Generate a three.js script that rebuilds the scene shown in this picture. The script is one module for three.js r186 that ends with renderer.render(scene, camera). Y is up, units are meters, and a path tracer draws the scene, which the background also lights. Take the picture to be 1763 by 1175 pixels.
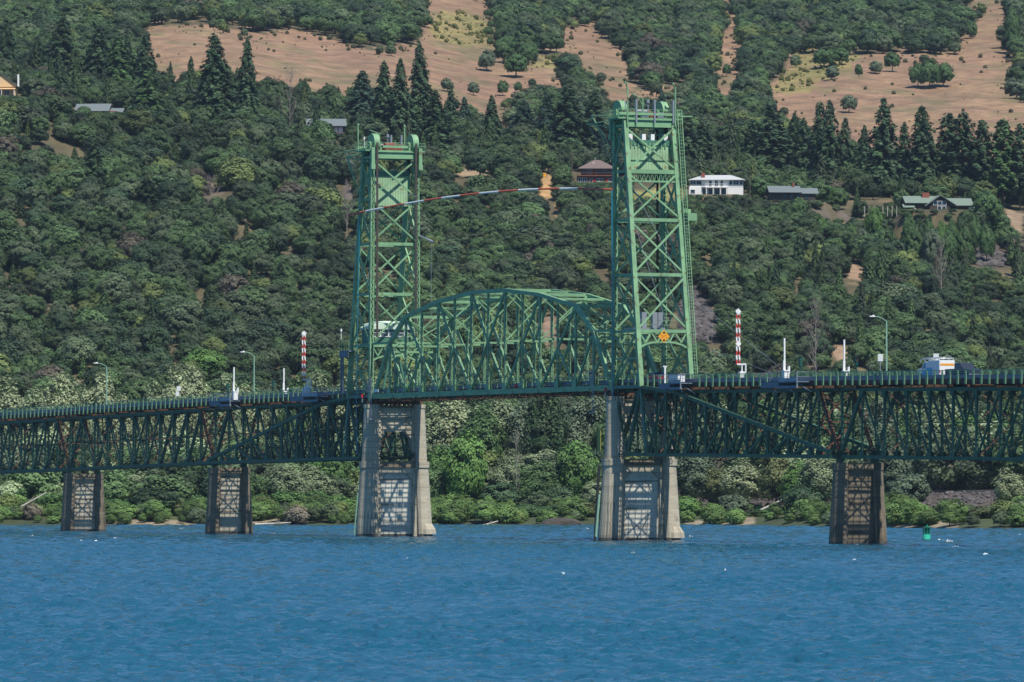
import * as THREE from 'three';
import { mergeGeometries } from 'three/addons/utils/BufferGeometryUtils.js';

// ---------- camera, sky, sun, exposure ----------
const FPX = 10592, UY = 847.5, CX = 881.5, CAMH = 6.54;            // focal length in pixels of the photograph, horizon row, middle column, eye height
const scene = new THREE.Scene();
const camera = new THREE.PerspectiveCamera(6.35, 1024 / 682, 5, 9000);
camera.position.set(0, CAMH, 0);
camera.lookAt(0, CAMH + 1000 * (UY - 587.5) / FPX, -1000);
scene.add(camera);
const AL = 65.5 * Math.PI / 180, CA = Math.cos(AL), SA = Math.sin(AL), BX = -16.86, BD = 893.5;   // the bridge's axis
const renderer = new THREE.WebGLRenderer({ antialias: true });
renderer.setSize(1024, 682);
renderer.toneMapping = THREE.LinearToneMapping;
renderer.toneMappingExposure = 1.12;
renderer.shadowMap.enabled = true;
const SUN_EL = 58 * Math.PI / 180, SUN_OFF = 5 * Math.PI / 180;
const sunDir = new THREE.Vector3(CA * Math.cos(SUN_OFF) + SA * Math.sin(SUN_OFF), 0, SA * Math.cos(SUN_OFF) - CA * Math.sin(SUN_OFF))
  .multiplyScalar(Math.cos(SUN_EL)).setY(Math.sin(SUN_EL)).normalize();
{ // a clear summer sky: deep blue overhead, paler towards the horizon
  const W = 512, H = 256, data = new Float32Array(W * H * 4);
  for (let j = 0; j < H; j++) for (let i = 0; i < W; i++) {
    const el = ((j + .5) / H - .5) * Math.PI, s = Math.max(0, Math.sin(el));
    const az = ((i + .5) / W - .5) * 2 * Math.PI;
    const dx = Math.cos(el) * Math.cos(az), dz = Math.cos(el) * Math.sin(az);
    const c = Math.max(0, dx * sunDir.x + Math.sin(el) * sunDir.y + dz * sunDir.z);
    const k = Math.pow(1 - s, 3.2), g = .10 * Math.pow(c, 6);
    const o = (j * W + i) * 4;
    data[o] = .048 + .11 * k + g; data[o + 1] = .15 + .20 * k + g; data[o + 2] = .37 + .24 * k + g; data[o + 3] = 1;
    if (el < 0) { data[o] = .06; data[o + 1] = .09; data[o + 2] = .11; }
  }
  const t = new THREE.DataTexture(data, W, H, THREE.RGBAFormat, THREE.FloatType);
  t.mapping = THREE.EquirectangularReflectionMapping; t.magFilter = t.minFilter = THREE.LinearFilter; t.needsUpdate = true;
  scene.background = t; scene.environment = t;
}
const sun = new THREE.DirectionalLight(new THREE.Color(1, .95, .86), 5);
sun.position.copy(sunDir).multiplyScalar(1500).add(new THREE.Vector3(0, 0, -1000));
sun.target.position.set(0, 0, -1000); scene.add(sun, sun.target);
sun.castShadow = true; sun.shadow.mapSize.set(4096, 4096);
Object.assign(sun.shadow.camera, { left: -600, right: 600, top: 900, bottom: -900, near: 10, far: 4000 });
scene.fog = new THREE.FogExp2(new THREE.Color(.58, .78, 1), 0.000026);

// ---------- helpers ----------
function rng(a) { return () => { a |= 0; a = a + 0x6D2B79F5 | 0; let t = Math.imul(a ^ a >>> 15, 1 | a); t = t + Math.imul(t ^ t >>> 7, 61 | t) ^ t; return ((t ^ t >>> 14) >>> 0) / 4294967296; }; }
const V3 = (x, y, z) => new THREE.Vector3(x, y, z);
const lerp = (a, b, k) => a + (b - a) * k, clamp = (x, a, b) => Math.min(b, Math.max(a, x));
const sstep = (a, b, x) => { const k = clamp((x - a) / (b - a), 0, 1); return k * k * (3 - 2 * k); };
const hash = (i, j) => { let h = Math.imul(i, 374761393) + Math.imul(j, 668265263) | 0; h = Math.imul(h ^ h >>> 13, 1274126177); return ((h ^ h >>> 16) >>> 0) / 4294967296; };
function noise2(x, y) { const i = Math.floor(x), j = Math.floor(y), u = x - i, v = y - j, a = u * u * (3 - 2 * u), b = v * v * (3 - 2 * v); return lerp(lerp(hash(i, j), hash(i + 1, j), a), lerp(hash(i, j + 1), hash(i + 1, j + 1), a), b); }
function fbm(x, y, n = 4) { let s = 0, a = .5; for (let k = 0; k < n; k++) { s += a * noise2(x, y); x = x * 2.03 + 17.1; y = y * 2.03 + 5.7; a *= .5; } return s; }
const at = (px, py, d) => V3((px - CX) / FPX * d, CAMH + (UY - py) / FPX * d, -d);           // the point at distance d along a sight line
const tAt = (px, w) => { const k = (px - CX) / FPX; return (k * (BD + w * CA) - BX - w * SA) / (CA + k * SA); };   // bridge station seen at px
const names = {};
function numbered(n) { const k = names[n] = (names[n] ?? -1) + 1; return k ? `${n}_${String(k).padStart(3, '0')}` : n; }
function tag(o, label, category, group, kind) { if (label) o.userData.label = label; if (category) o.userData.category = category; if (group) o.userData.group = group; if (kind) o.userData.kind = kind; return o; }
class MB {                                                            // collects triangles for one mesh
  constructor() { this.p = []; this.n = []; this.u = []; this.c = null; }
  tri(a, b, c, ua = [0, 0], ub = [1, 0], uc = [0, 1]) {
    const n = V3().crossVectors(V3().subVectors(b, a), V3().subVectors(c, a)).normalize();
    for (const [q, w] of [[a, ua], [b, ub], [c, uc]]) { this.p.push(q.x, q.y, q.z); this.n.push(n.x, n.y, n.z); this.u.push(w[0], w[1]); }
    return this;
  }
  quad(a, b, c, d) { const l = a.distanceTo(b), h = b.distanceTo(c), o = (a.x + a.z) * .37 % 5, y = a.y * .31 % 5; this.tri(a, b, c, [o, y], [o + l, y], [o + l, y + h]); return this.tri(a, c, d, [o, y], [o + l, y + h], [o, y + h]); }
  beam(a, b, w, h, n = V3(0, 0, 1)) {                                 // a bar from a to b: w along n, h across it
    const u = V3().subVectors(b, a).normalize(), v = V3().crossVectors(u, n).normalize(), m = V3().crossVectors(v, u).normalize();
    const P = (q, i, j) => q.clone().addScaledVector(m, i * w / 2).addScaledVector(v, j * h / 2);
    const A = [P(a, -1, -1), P(a, 1, -1), P(a, 1, 1), P(a, -1, 1)], B = [P(b, -1, -1), P(b, 1, -1), P(b, 1, 1), P(b, -1, 1)];
    for (let k = 0; k < 4; k++) { const l = (k + 1) % 4; this.quad(A[k], B[k], B[l], A[l]); }
    this.quad(A[0], A[1], A[2], A[3]); this.quad(B[3], B[2], B[1], B[0]);
    return this;
  }
  box(x0, y0, z0, x1, y1, z1) { return this.beam(V3((x0 + x1) / 2, y0, (z0 + z1) / 2), V3((x0 + x1) / 2, y1, (z0 + z1) / 2), Math.abs(z1 - z0), Math.abs(x1 - x0), V3(0, 0, 1)); }
  laced(a, b, w, h, n = V3(0, 0, 1), pitch = .55, plate = .07, bar = .075) {   // two plates joined by zigzag lacing
    const u = V3().subVectors(b, a), L = u.length(); u.normalize();
    const v = V3().crossVectors(u, n).normalize(), m = V3().crossVectors(v, u).normalize();
    for (const s of [-1, 1]) this.beam(a.clone().addScaledVector(m, s * (w - plate) / 2), b.clone().addScaledVector(m, s * (w - plate) / 2), plate, h, m);
    const k = Math.max(2, Math.round(L / pitch));
    for (const f of [-1, 1]) for (let i = 0; i < k; i++) {
      const s = (i + (f > 0 ? 1 : 0)) % 2 ? 1 : -1, e = (w / 2 - plate) ;
      const p = a.clone().addScaledVector(u, L * i / k).addScaledVector(m, s * e).addScaledVector(v, f * (h / 2 - .03));
      const q = a.clone().addScaledVector(u, L * (i + 1) / k).addScaledVector(m, -s * e).addScaledVector(v, f * (h / 2 - .03));
      this.beam(p, q, bar, .025, V3().crossVectors(v, V3().subVectors(q, p)).normalize());
    }
    return this;
  }
  cyl(a, b, r0, r1 = r0, seg = 12, caps = true) {
    const u = V3().subVectors(b, a).normalize(), e = Math.abs(u.y) > .9 ? V3(1, 0, 0) : V3(0, 1, 0), v = V3().crossVectors(u, e).normalize(), w = V3().crossVectors(u, v);
    const P = (q, r, k) => q.clone().addScaledVector(v, r * Math.cos(k * 2 * Math.PI / seg)).addScaledVector(w, r * Math.sin(k * 2 * Math.PI / seg));
    for (let k = 0; k < seg; k++) {
      this.quad(P(a, r0, k), P(a, r0, k + 1), P(b, r1, k + 1), P(b, r1, k));
      if (caps) { this.tri(a, P(a, r0, k + 1), P(a, r0, k)); this.tri(b, P(b, r1, k), P(b, r1, k + 1)); }
    }
    return this;
  }
  path(pts, r, seg = 6) { for (let i = 1; i < pts.length; i++) this.cyl(pts[i - 1], pts[i], r, r, seg); return this; }
  geo() {
    const g = new THREE.BufferGeometry();
    g.setAttribute('position', new THREE.Float32BufferAttribute(this.p, 3)); g.setAttribute('normal', new THREE.Float32BufferAttribute(this.n, 3)); g.setAttribute('uv', new THREE.Float32BufferAttribute(this.u, 2));
    if (this.c) g.setAttribute('color', new THREE.Float32BufferAttribute(this.c, 3));
    return g;
  }
  mesh(name, mat, parent) { const m = new THREE.Mesh(this.geo(), mat); m.name = name; m.castShadow = m.receiveShadow = true; if (parent) { if (parent.userData.org) m.position.copy(parent.userData.org).negate(); parent.add(m); } return m; }
}
const L3 = (t, y, w) => V3(t, y, -w);                                 // bridge frame: station, height, distance towards the far side
const toWorld = (t, y, w) => V3(BX + t * CA + w * SA, y, -(BD - t * SA + w * CA));
// A thing of the bridge: a Group at its base, whose parts are built in the bridge frame
function bthing(name, label, cat, t, y, w, group) {
  const g = new THREE.Group(); g.name = numbered(name); g.position.copy(toWorld(t, y, w)); g.rotation.y = -AL; scene.add(g);
  tag(g, label, cat, group); ORGS.set(g, L3(t, y, w)); return g;
}
const ORGS = new Map();
function part(mb, name, mat, g, label) {
  const m = new THREE.Mesh(mb.geo ? mb.geo() : mb, mat); m.name = name; m.castShadow = m.receiveShadow = true;
  const o = ORGS.get(g); if (o) m.position.copy(o).negate();
  if (label) m.userData.label = label;
  g.add(m); return m;
}
function wthing(name, label, cat, pos, turn = 0, group) { const g = new THREE.Group(); g.name = numbered(name); g.position.copy(pos); g.rotation.y = turn; scene.add(g); return tag(g, label, cat, group); }

// ---------- materials ----------
function noiseTex(size, fn, srgb = true) {
  const d = new Uint8Array(size * size * 4);
  for (let j = 0; j < size; j++) for (let i = 0; i < size; i++) { const c = fn(i / size, j / size); const o = (j * size + i) * 4; d[o] = clamp(c[0], 0, 1) * 255; d[o + 1] = clamp(c[1], 0, 1) * 255; d[o + 2] = clamp(c[2], 0, 1) * 255; d[o + 3] = 255; }
  const t = new THREE.DataTexture(d, size, size); t.wrapS = t.wrapT = THREE.RepeatWrapping; t.magFilter = THREE.LinearFilter; t.minFilter = THREE.LinearMipmapLinearFilter; t.generateMipmaps = true;
  if (srgb) t.colorSpace = THREE.SRGBColorSpace; t.needsUpdate = true; return t;
}
const tileN = (x, y, f, n = 4) => { let s = 0, a = .5, q = f; for (let k = 0; k < n; k++) { const i = Math.floor(x * q), j = Math.floor(y * q), u = x * q - i, v = y * q - j, A = u * u * (3 - 2 * u), B = v * v * (3 - 2 * v), h = (p, r) => hash(((p % q) + q) % q + 91 * k, ((r % q) + q) % q + 37 * q); s += a * lerp(lerp(h(i, j), h(i + 1, j), A), lerp(h(i, j + 1), h(i + 1, j + 1), A), B); a *= .5; q *= 2; } return s; };
const lin = (r, g, b) => new THREE.Color().setRGB(r, g, b);
const std = (c, rough = .7, o = {}) => new THREE.MeshStandardMaterial({ color: c, roughness: rough, ...o });
const paintTex = noiseTex(256, (x, y) => { const n = tileN(x, y, 6), s = tileN(x * 4 % 1, y, 8, 3), r = Math.max(sstep(.60, .74, tileN(x, y, 12, 3)) * .6, sstep(.62, .8, tileN(x, y * .25 % 1, 20, 2)) * .45); const v = .80 + .22 * n + .08 * s; return [v * lerp(1, .85, r), v * lerp(1, .50, r), v * lerp(1, .46, r)]; });
paintTex.repeat.set(.12, .12);
const rustTex = noiseTex(256, (x, y) => { const n = tileN(x, y, 8), g = sstep(.5, .62, tileN(x, y, 5, 3)); return [lerp(.62 + .4 * n, .42, g * .6), lerp(.50 + .3 * n, .46, g * .6), lerp(.42 + .24 * n, .40, g * .6)]; });
rustTex.repeat.set(.2, .2);
const M = {
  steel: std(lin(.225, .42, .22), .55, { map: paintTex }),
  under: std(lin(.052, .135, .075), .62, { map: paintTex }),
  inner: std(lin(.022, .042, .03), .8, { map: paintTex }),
  rust: std(lin(.25, .20, .17), .9, { map: rustTex }),
  stringer: std(lin(.085, .05, .035), .9),
  galv: std(lin(.30, .33, .36), .45, { metalness: .35 }),
  plat: std(lin(.13, .17, .22), .6),
  white: std(lin(.78, .78, .76), .5),
  red: std(lin(.50, .035, .02), .5),
  orange: std(lin(.72, .13, .03), .5),
  pipe: std(lin(.02, .22, .30), .4),
  rope: std(lin(.06, .045, .04), .8),
  machine: std(lin(.20, .045, .03), .6),
  dark: std(lin(.015, .016, .018), .6),
  tyre: std(lin(.02, .02, .02), .9),
  glass: std(lin(.02, .035, .045), .12),
  yellow: std(lin(.72, .34, .02), .5),
  black: std(lin(.012, .012, .012), .6),
};
Object.assign(M, {
  cw: std(lin(.35, .53, .31), .6, { map: paintTex }), cabRoof: std(lin(.55, .68, .55), .45), cabGlass: std(lin(.10, .13, .15), .15),
  redLamp: std(lin(.6, .02, .03), .3), platLight: std(lin(.17, .22, .28), .5, { metalness: .2 }), rustDark: std(lin(.16, .115, .075), .9, { map: rustTex }),
  steelMid: std(lin(.07, .20, .135), .5, { map: paintTex }), steelPale: std(lin(.25, .42, .31), .5), cableRed: std(lin(.60, .10, .035), .55),
  sigGreen: std(lin(.01, .075, .05), .5), amber: std(lin(.75, .25, .01), .3), cyan: std(lin(.02, .55, .42), .3), signBack: std(lin(.60, .63, .62), .4), gauge: std(lin(.30, .29, .06), .7),
  carWhite: std(lin(.74, .76, .78), .3), carDark: std(lin(.035, .045, .065), .25, { metalness: .2 }), truckGlass: std(lin(.07, .24, .40), .1), carRed: std(lin(.36, .015, .03), .3), windshield: std(lin(.03, .05, .07), .08), amberStripe: std(lin(.8, .33, .02), .5), truckSkyReflection: std(lin(.06, .42, .72), .35),
  buoy: std(lin(.05, .55, .35), .4), buoyDark: std(lin(.01, .22, .15), .5),
});
// ---------- the bridge ----------
const NODES = [[-193, 20.15], [-129.3, 20.8], [-65, 21.6], [0, 22.05], [81, 22.05], [144.1, 21.4], [208, 20.65]];
function R(t) { let k = 0; while (k < NODES.length - 2 && t > NODES[k + 1][0]) k++; const [a, b] = [NODES[k], NODES[k + 1]]; return lerp(a[1], b[1], (t - a[0]) / (b[0] - a[0])); }   // top of the hand rail
const concreteTex = noiseTex(512, (x, y) => {
  const n = tileN(x, y, 5, 5), f = tileN(x, y, 40, 3), st = tileN(x, .3 + y * .06 % 1, 26, 3), joint = (y * 5 % 1) < .022 ? .72 : 1, board = ((y * 25) % 1) < .1 ? .95 : 1;
  const v = (.62 + .28 * n + .16 * f) * joint * board, run = sstep(.5, .78, st) * .5, r = sstep(.6, .75, tileN(x, y, 4, 3)) * .25;
  return [v * (1 - run) * 1.03, v * (1 - run * 1.05) * (1 - r * .1), v * (1 - run * 1.1) * (.93 - r * .25)];
});
concreteTex.repeat.set(1 / 9, 1 / 9);
const concBump = noiseTex(256, (x, y) => { const v = tileN(x, y, 16, 4) * ((y * 25) % 1 < .1 ? .7 : 1); return [v, v, v]; }, false); concBump.repeat.set(1 / 4, 1 / 4);
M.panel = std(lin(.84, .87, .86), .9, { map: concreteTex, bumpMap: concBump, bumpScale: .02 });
M.conc = std(lin(.64, .61, .54), .92, { map: concreteTex, bumpMap: concBump, bumpScale: .02 });
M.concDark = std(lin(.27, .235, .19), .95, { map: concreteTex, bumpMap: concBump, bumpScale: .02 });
M.concWet = std(lin(.075, .07, .06), .6);

// concrete columns with a round outer end; levels: [height, outer edge, inner edge, half thickness]
function columnGeo(t0, s, levels, inR = .35) {
  const mb = new MB(), ring = ([y, wo, wi, b]) => {
    const q = [];
    for (let k = 0; k <= 12; k++) { const a = (k / 12 - .5) * Math.PI; q.push(L3(t0 + b * Math.sin(a), y, s * (wo - b + b * Math.cos(a)))); }
    q.push(L3(t0 + b, y, s * (wi + inR)), L3(t0 + b - inR, y, s * wi), L3(t0 - b + inR, y, s * wi), L3(t0 - b, y, s * (wi + inR)));
    return q;
  };
  const rings = levels.map(ring);
  for (let i = 1; i < rings.length; i++) { const A = rings[i - 1], B = rings[i]; for (let k = 0; k < A.length; k++) { const l = (k + 1) % A.length; mb.quad(A[k], A[l], B[l], B[k]); } }
  const T = rings[rings.length - 1], c = T.reduce((a, q) => a.add(q), V3()).divideScalar(T.length);
  for (let k = 0; k < T.length; k++) mb.tri(T[k], T[(k + 1) % T.length], c);
  return mb;
}
function mainPier(t0, label, sideLabel) {
  const g = bthing('bridge_pier', label, 'bridge pier', t0, 0, 0, 'concrete piers of the bridge');
  const wo = y => y < 10.5 ? lerp(5.95, 5.25, y / 10.5) : lerp(5.1, 4.7, (y - 10.5) / 8.8), wi = y => y < 10.5 ? lerp(3.25, 2.95, y / 10.5) : lerp(2.95, 2.75, (y - 10.5) / 8.8), b = y => y < 10.5 ? lerp(1.85, 1.5, y / 10.5) : lerp(1.38, 1.2, (y - 10.5) / 8.8);
  for (const s of [-1, 1]) {
    part(columnGeo(t0, s, [[-3, wo(0) + .2, wi(0), b(0) + .1], [.45, wo(.4), wi(.4), b(.4)]]), 'wet_base', M.concWet, g, 'dark wet foot of the column');
    part(columnGeo(t0, s, [[.45, wo(.4), wi(.4), b(.4)], ...[2.6, 5.2, 7.8, 10.05].map(y => [y, wo(y), wi(y), b(y)])]), 'column', M.conc, g);
    if (s > 0) part(columnGeo(t0, s, [[.4, wo(0) + .55, wi(0) + .5, b(0) + .35], [1.1, wo(1) + .5, wi(0) + .5, b(0) + .3], [1.9, wo(2) + .02, wi(0) + .5, b(2) + .02]]), 'footing', M.conc, g);
    part(columnGeo(t0, s, [[10.05, wo(10) + .14, wi(10) - .1, b(10) + .14], [10.95, wo(10) + .14, wi(10) - .1, b(10) + .14]]), 'belt_course', M.conc, g);
    part(columnGeo(t0, s, [[10.95, wo(11), wi(11), b(11)], [13.5, wo(13.5), wi(13.5), b(13.5)], [16, wo(16), wi(16), b(16)], [18.7, wo(18.7), wi(18.7), b(18.7)]]), 'column', M.conc, g);
    part(columnGeo(t0, s, [[18.7, wo(18.7) + .1, wi(18.7) - .05, b(18.7) + .1], [19.25, wo(18.7) + .1, wi(18.7) - .05, b(18.7) + .1]]), 'column_cap', M.conc, g);
    const pl = new MB();                                                // stepped pilaster where the column meets the panel
    pl.box(t0 - .98, -3, -s * 2.55, t0 + .98, 10.04, -s * 3.4); pl.box(t0 - .8, 11, -s * 2.5, t0 + .8, 18.9, -s * 3.1); part(pl, 'pilaster', M.conc, g);
    part(new MB().box(t0 - .75, 19.25, -s * 3.05, t0 + .75, 19.75, -s * 4.2).box(t0 - .4, 19.75, -s * 3.3, t0 + .4, 20.05, -s * 3.9), 'bearing', M.rust, g);
  }
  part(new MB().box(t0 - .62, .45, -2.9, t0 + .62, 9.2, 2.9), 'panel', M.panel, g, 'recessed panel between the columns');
  part(new MB().box(t0 - .6, -3, -2.9, t0 + .6, .45, 2.9), 'wet_base', M.concWet, g);
  const hn = new MB(); hn.box(t0 - .95, 9.2, -2.6, t0 + .95, 10.04, 2.6);
  for (const s of [-1, 1]) { const a = [L3(t0 + .93, 9.2, s * 2.55), L3(t0 + .93, 8.2, s * 2.55), L3(t0 + .93, 9.2, s * 1.5)], c = a.map(q => q.clone().setX(t0 - .93)); hn.tri(...a); hn.tri(c[0], c[2], c[1]); hn.quad(a[1], a[2], c[2], c[1]); }
  part(hn, 'panel_head', M.conc, g);
  part(new MB().box(t0 - 1.1, 10.05, -3, t0 + 1.1, 10.94, 3), 'crossbeam', M.concDark, g, 'rust-stained crossbeam');
  const up = new MB(); up.box(t0 - .6, 15.3, -2.8, t0 + .6, 18.7, 2.8);
  for (const s of [-1, 1]) { const a = [L3(t0 + .6, 15.3, s * 2.55), L3(t0 + .6, 14.1, s * 2.55), L3(t0 + .6, 15.3, s * 1.5)], c = a.map(q => q.clone().setX(t0 - .6)); up.tri(...a); up.tri(c[0], c[2], c[1]); up.quad(a[1], a[2], c[2], c[1]); }
  part(up, 'upper_panel', M.conc, g);
  part(new MB().box(t0 - .85, 18.7, -2.8, t0 + .85, 19.1, 2.8), 'cap_beam', M.concDark, g);
  const rb = new MB(); rb.beam(L3(t0 + .3, 19.5, -3), L3(t0 + .3, 19.5, 3), .5, .4, V3(1, 0, 0)); for (let k = -4; k <= 4; k++) rb.box(t0 + .1, 19.1, -k * .7 - .12, t0 + .8, 19.55, -k * .7 + .12); part(rb, 'bearing_beam', M.rust, g);
  return g;
}
function smallPier(t0, label, dark) {
  const g = bthing('bridge_pier', label, 'bridge pier', t0, 0, 0, 'concrete piers of the bridge');
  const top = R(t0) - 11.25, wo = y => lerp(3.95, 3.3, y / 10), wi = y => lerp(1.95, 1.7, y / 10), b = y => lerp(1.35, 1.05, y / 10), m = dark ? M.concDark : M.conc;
  for (const s of [-1, 1]) {
    part(columnGeo(t0, s, [[-3, wo(0) + .15, wi(0), b(0) + .1], [.4, wo(.4), wi(.4), b(.4)]]), 'wet_base', M.concWet, g, 'dark wet foot of the column');
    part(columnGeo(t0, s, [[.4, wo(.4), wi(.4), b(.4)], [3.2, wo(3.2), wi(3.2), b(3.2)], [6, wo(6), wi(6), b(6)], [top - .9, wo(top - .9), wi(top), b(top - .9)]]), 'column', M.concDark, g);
    part(columnGeo(t0, s, [[top - .9, wo(9) + .08, wi(9) - .02, b(9) + .08], [top, wo(9) + .08, wi(9) - .02, b(9) + .08]]), 'column_cap', M.concDark, g);
    part(new MB().box(t0 - .4, top, -s * 2.4 - .45, t0 + .4, top + .55, -s * 2.4 + .45), 'bearing', M.under, g);
  }
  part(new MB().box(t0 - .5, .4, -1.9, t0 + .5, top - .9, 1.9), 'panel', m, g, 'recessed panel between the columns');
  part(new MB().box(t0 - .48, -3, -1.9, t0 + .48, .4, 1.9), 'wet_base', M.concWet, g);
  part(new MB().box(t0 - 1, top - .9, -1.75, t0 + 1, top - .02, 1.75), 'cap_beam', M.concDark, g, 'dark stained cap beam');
  return g;
}
mainPier(-.6, 'tall concrete lift pier standing under the left lift tower');
mainPier(81.6, 'tall concrete lift pier standing under the right lift tower');
smallPier(-129.3, 'short rust-stained concrete pier, farthest and smallest, near the left end');
smallPier(-65, 'short concrete pier left of the left tower, second farthest');
smallPier(144.1, 'dark stained concrete pier right of the right tower, nearest the green buoy', true);

// deck, railings and stringers between two stations
const postGeo = (() => { const b = new MB(); b.box(-.09, -1.66, -.085, .09, 0, .085); b.box(-.12, -1.66, -.12, .12, -1.1, .12); return b.geo(); })();
function deck(g, ta, tb, yr, opt = {}) {
  const bars = new MB(), str = new MB(), top = new MB(), mid = new MB(), guard = new MB(), curb = new MB();
  for (let t = ta + .2; t < tb; t += .44) { const y = yr(t) - 1.12; bars.box(t - .055, y - .07, -2.95, t + .055, y, 2.95); }
  const seg = 8, n = Math.ceil((tb - ta) / seg);
  for (let k = 0; k < n; k++) {
    const a = ta + (tb - ta) * k / n, b = ta + (tb - ta) * (k + 1) / n, ya = yr(a), yb = yr(b), ln = (m, dy, w, tw, th) => m.beam(L3(a, ya + dy, w), L3(b, yb + dy, w), tw, th);
    for (let i = -3; i <= 3; i++) ln(str, -1.44, i * .92, .1, .42);
    for (const s of [-1, 1]) {
      ln(top, 0, s * 3.3, .09, .09); ln(mid, -.3, s * 3.3, .05, .05);
      ln(guard, -.73, s * 2.98, .1, .42); ln(curb, -1.3, s * 3.12, .2, .5);
    }
  }
  part(bars, 'deck_grating', M.galv, g); part(str, 'stringers', M.stringer, g); part(curb, 'fascia', M.stringer, g);
  part(guard, 'guard_rail', M.platLight, g); part(top, 'top_rail', M.steel, g); part(mid, 'mid_rail', M.steel, g);
  const o = ORGS.get(g);
  if (!opt.noPosts) for (const s of [-1, 1]) for (let t = ta + .9; t < tb - .3; t += 1.93) {
    if (s < 0 && opt.skip && opt.skip(t)) continue;
    const m = new THREE.Mesh(postGeo, M.steel); m.name = 'rail_post'; m.position.set(t - o.x, yr(t) - o.y, -s * 3.3 - o.z); m.castShadow = m.receiveShadow = true; g.add(m);
  }
}
// a deck truss span standing on two piers
function deckSpan(ta, tb, label, opt = {}) {
  const g = bthing('truss_span', label, 'bridge span', (ta + tb) / 2, 10, 0, 'deck truss spans of the bridge');
  const n = 11, p = (tb - ta) / n, T = i => ta + i * p, yb = t => R(t) - 10.5, yt = t => R(t) - 2.2, W = 2.4;
  for (const s of [-1, 1]) {
    const w = s * W, z = V3(0, 0, 1);
    const bc = new MB(), tc = new MB();
    for (let i = 0; i < n; i++) bc.beam(L3(T(i), yb(T(i)), w), L3(T(i + 1), yb(T(i + 1)), w), .36, .42);
    for (let i = 1; i < n - 1; i++) tc.beam(L3(T(i), yt(T(i)), w), L3(T(i + 1), yt(T(i + 1)), w), .42, .46);
    for (const i of [0, n - 1]) tc.beam(L3(T(i) + .1, yt(T(i)) + .1, w), L3(T(i + 1) - .1, yt(T(i + 1)) + .1, w), .3, .3);
    for (let i = 0; i <= n; i++) { bc.box(T(i) - .55, yb(T(i)) - .1, -w - .2, T(i) + .55, yb(T(i)) + .75, -w - .215).box(T(i) - .55, yb(T(i)) - .1, -w + .2, T(i) + .55, yb(T(i)) + .75, -w + .215); if (i > 0 && i < n) tc.box(T(i) - .5, yt(T(i)) - .8, -w - .23, T(i) + .5, yt(T(i)) + .1, -w - .245).box(T(i) - .5, yt(T(i)) - .8, -w + .23, T(i) + .5, yt(T(i)) + .1, -w + .245); }
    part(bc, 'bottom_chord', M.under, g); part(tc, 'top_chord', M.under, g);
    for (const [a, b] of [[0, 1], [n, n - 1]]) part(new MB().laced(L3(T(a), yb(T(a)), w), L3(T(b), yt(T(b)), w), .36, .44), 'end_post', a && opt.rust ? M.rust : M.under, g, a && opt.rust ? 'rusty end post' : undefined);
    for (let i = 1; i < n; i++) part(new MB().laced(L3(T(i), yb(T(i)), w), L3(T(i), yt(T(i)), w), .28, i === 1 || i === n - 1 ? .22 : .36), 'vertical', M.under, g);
    for (let i = 1; i < n - 1; i++) {
      if (i <= 5) part(new MB().laced(L3(T(i), yt(T(i)), w), L3(T(i + 1), yb(T(i + 1)), w), .22, i < 3 ? .3 : .22, V3(0, 0, 1), .8), 'diagonal', M.under, g);
      if (i >= 5) part(new MB().laced(L3(T(i + 1), yt(T(i + 1)), w), L3(T(i), yb(T(i)), w), .22, i > 7 ? .3 : .22, V3(0, 0, 1), .8), 'diagonal', M.under, g);
    }
    part(new MB().beam(L3(T(1), R(T(1)) - 6.2, w), L3(T(n - 1), R(T(n - 1)) - 6.2, w), .09, .09), 'longitudinal_strut', M.under, g);
    part(new MB().laced(L3(ta + .45, yb(ta), w), L3(ta + .45, R(ta) - 1.7, w), .3, .34), 'pier_post', M.under, g);
  }
  const fl = new MB(), lat = new MB();
  for (let i = 0; i <= n; i++) {
    const t = T(i), y0 = yb(t), y1 = yt(t), ym = R(t) - 6.2, rusty = opt.rust && i === n - 1;
    fl.beam(L3(t, R(t) - 1.86, -3.25), L3(t, R(t) - 1.86, 3.25), .26, .4, V3(1, 0, 0));
    lat.beam(L3(t, y0, -W), L3(t, y0, W), .2, .2, V3(1, 0, 0));
    if (i < n) { lat.beam(L3(t, y0 - .1, -W), L3(T(i + 1), yb(T(i + 1)) - .1, W), .12, .1, V3(0, 1, 0)).beam(L3(t, y0 - .14, W), L3(T(i + 1), yb(T(i + 1)) - .14, -W), .12, .1, V3(0, 1, 0)); }
    if (i > 0 && i < n) {
      const sw = new MB();
      for (const [a, b] of [[y1, ym], [ym, y0]]) sw[rusty ? 'laced' : 'beam'](L3(t, a, -W), L3(t, b, W), rusty ? .3 : .11, rusty ? .2 : .11, V3(1, 0, 0))[rusty ? 'laced' : 'beam'](L3(t + .13, a, W), L3(t + .13, b, -W), rusty ? .3 : .11, rusty ? .2 : .11, V3(1, 0, 0));
      sw.beam(L3(t, ym, -W), L3(t, ym, W), .14, .14, V3(1, 0, 0));
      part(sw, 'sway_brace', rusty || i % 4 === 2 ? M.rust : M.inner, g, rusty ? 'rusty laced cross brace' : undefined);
    }
  }
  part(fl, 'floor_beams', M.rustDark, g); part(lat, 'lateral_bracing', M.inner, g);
  deck(g, ta + .05, tb - .05, R, opt);
  return g;
}
const spanA = deckSpan(-193, -129.3, 'green deck truss span at the left photo edge, left of the smallest pier', { rust: true });
const spanB = deckSpan(-129.3, -65, 'green deck truss span between the two short piers left of the left tower', { rust: true });
const inPlat = (...r) => t => r.some(([a, b]) => t > a && t < b);
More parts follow.
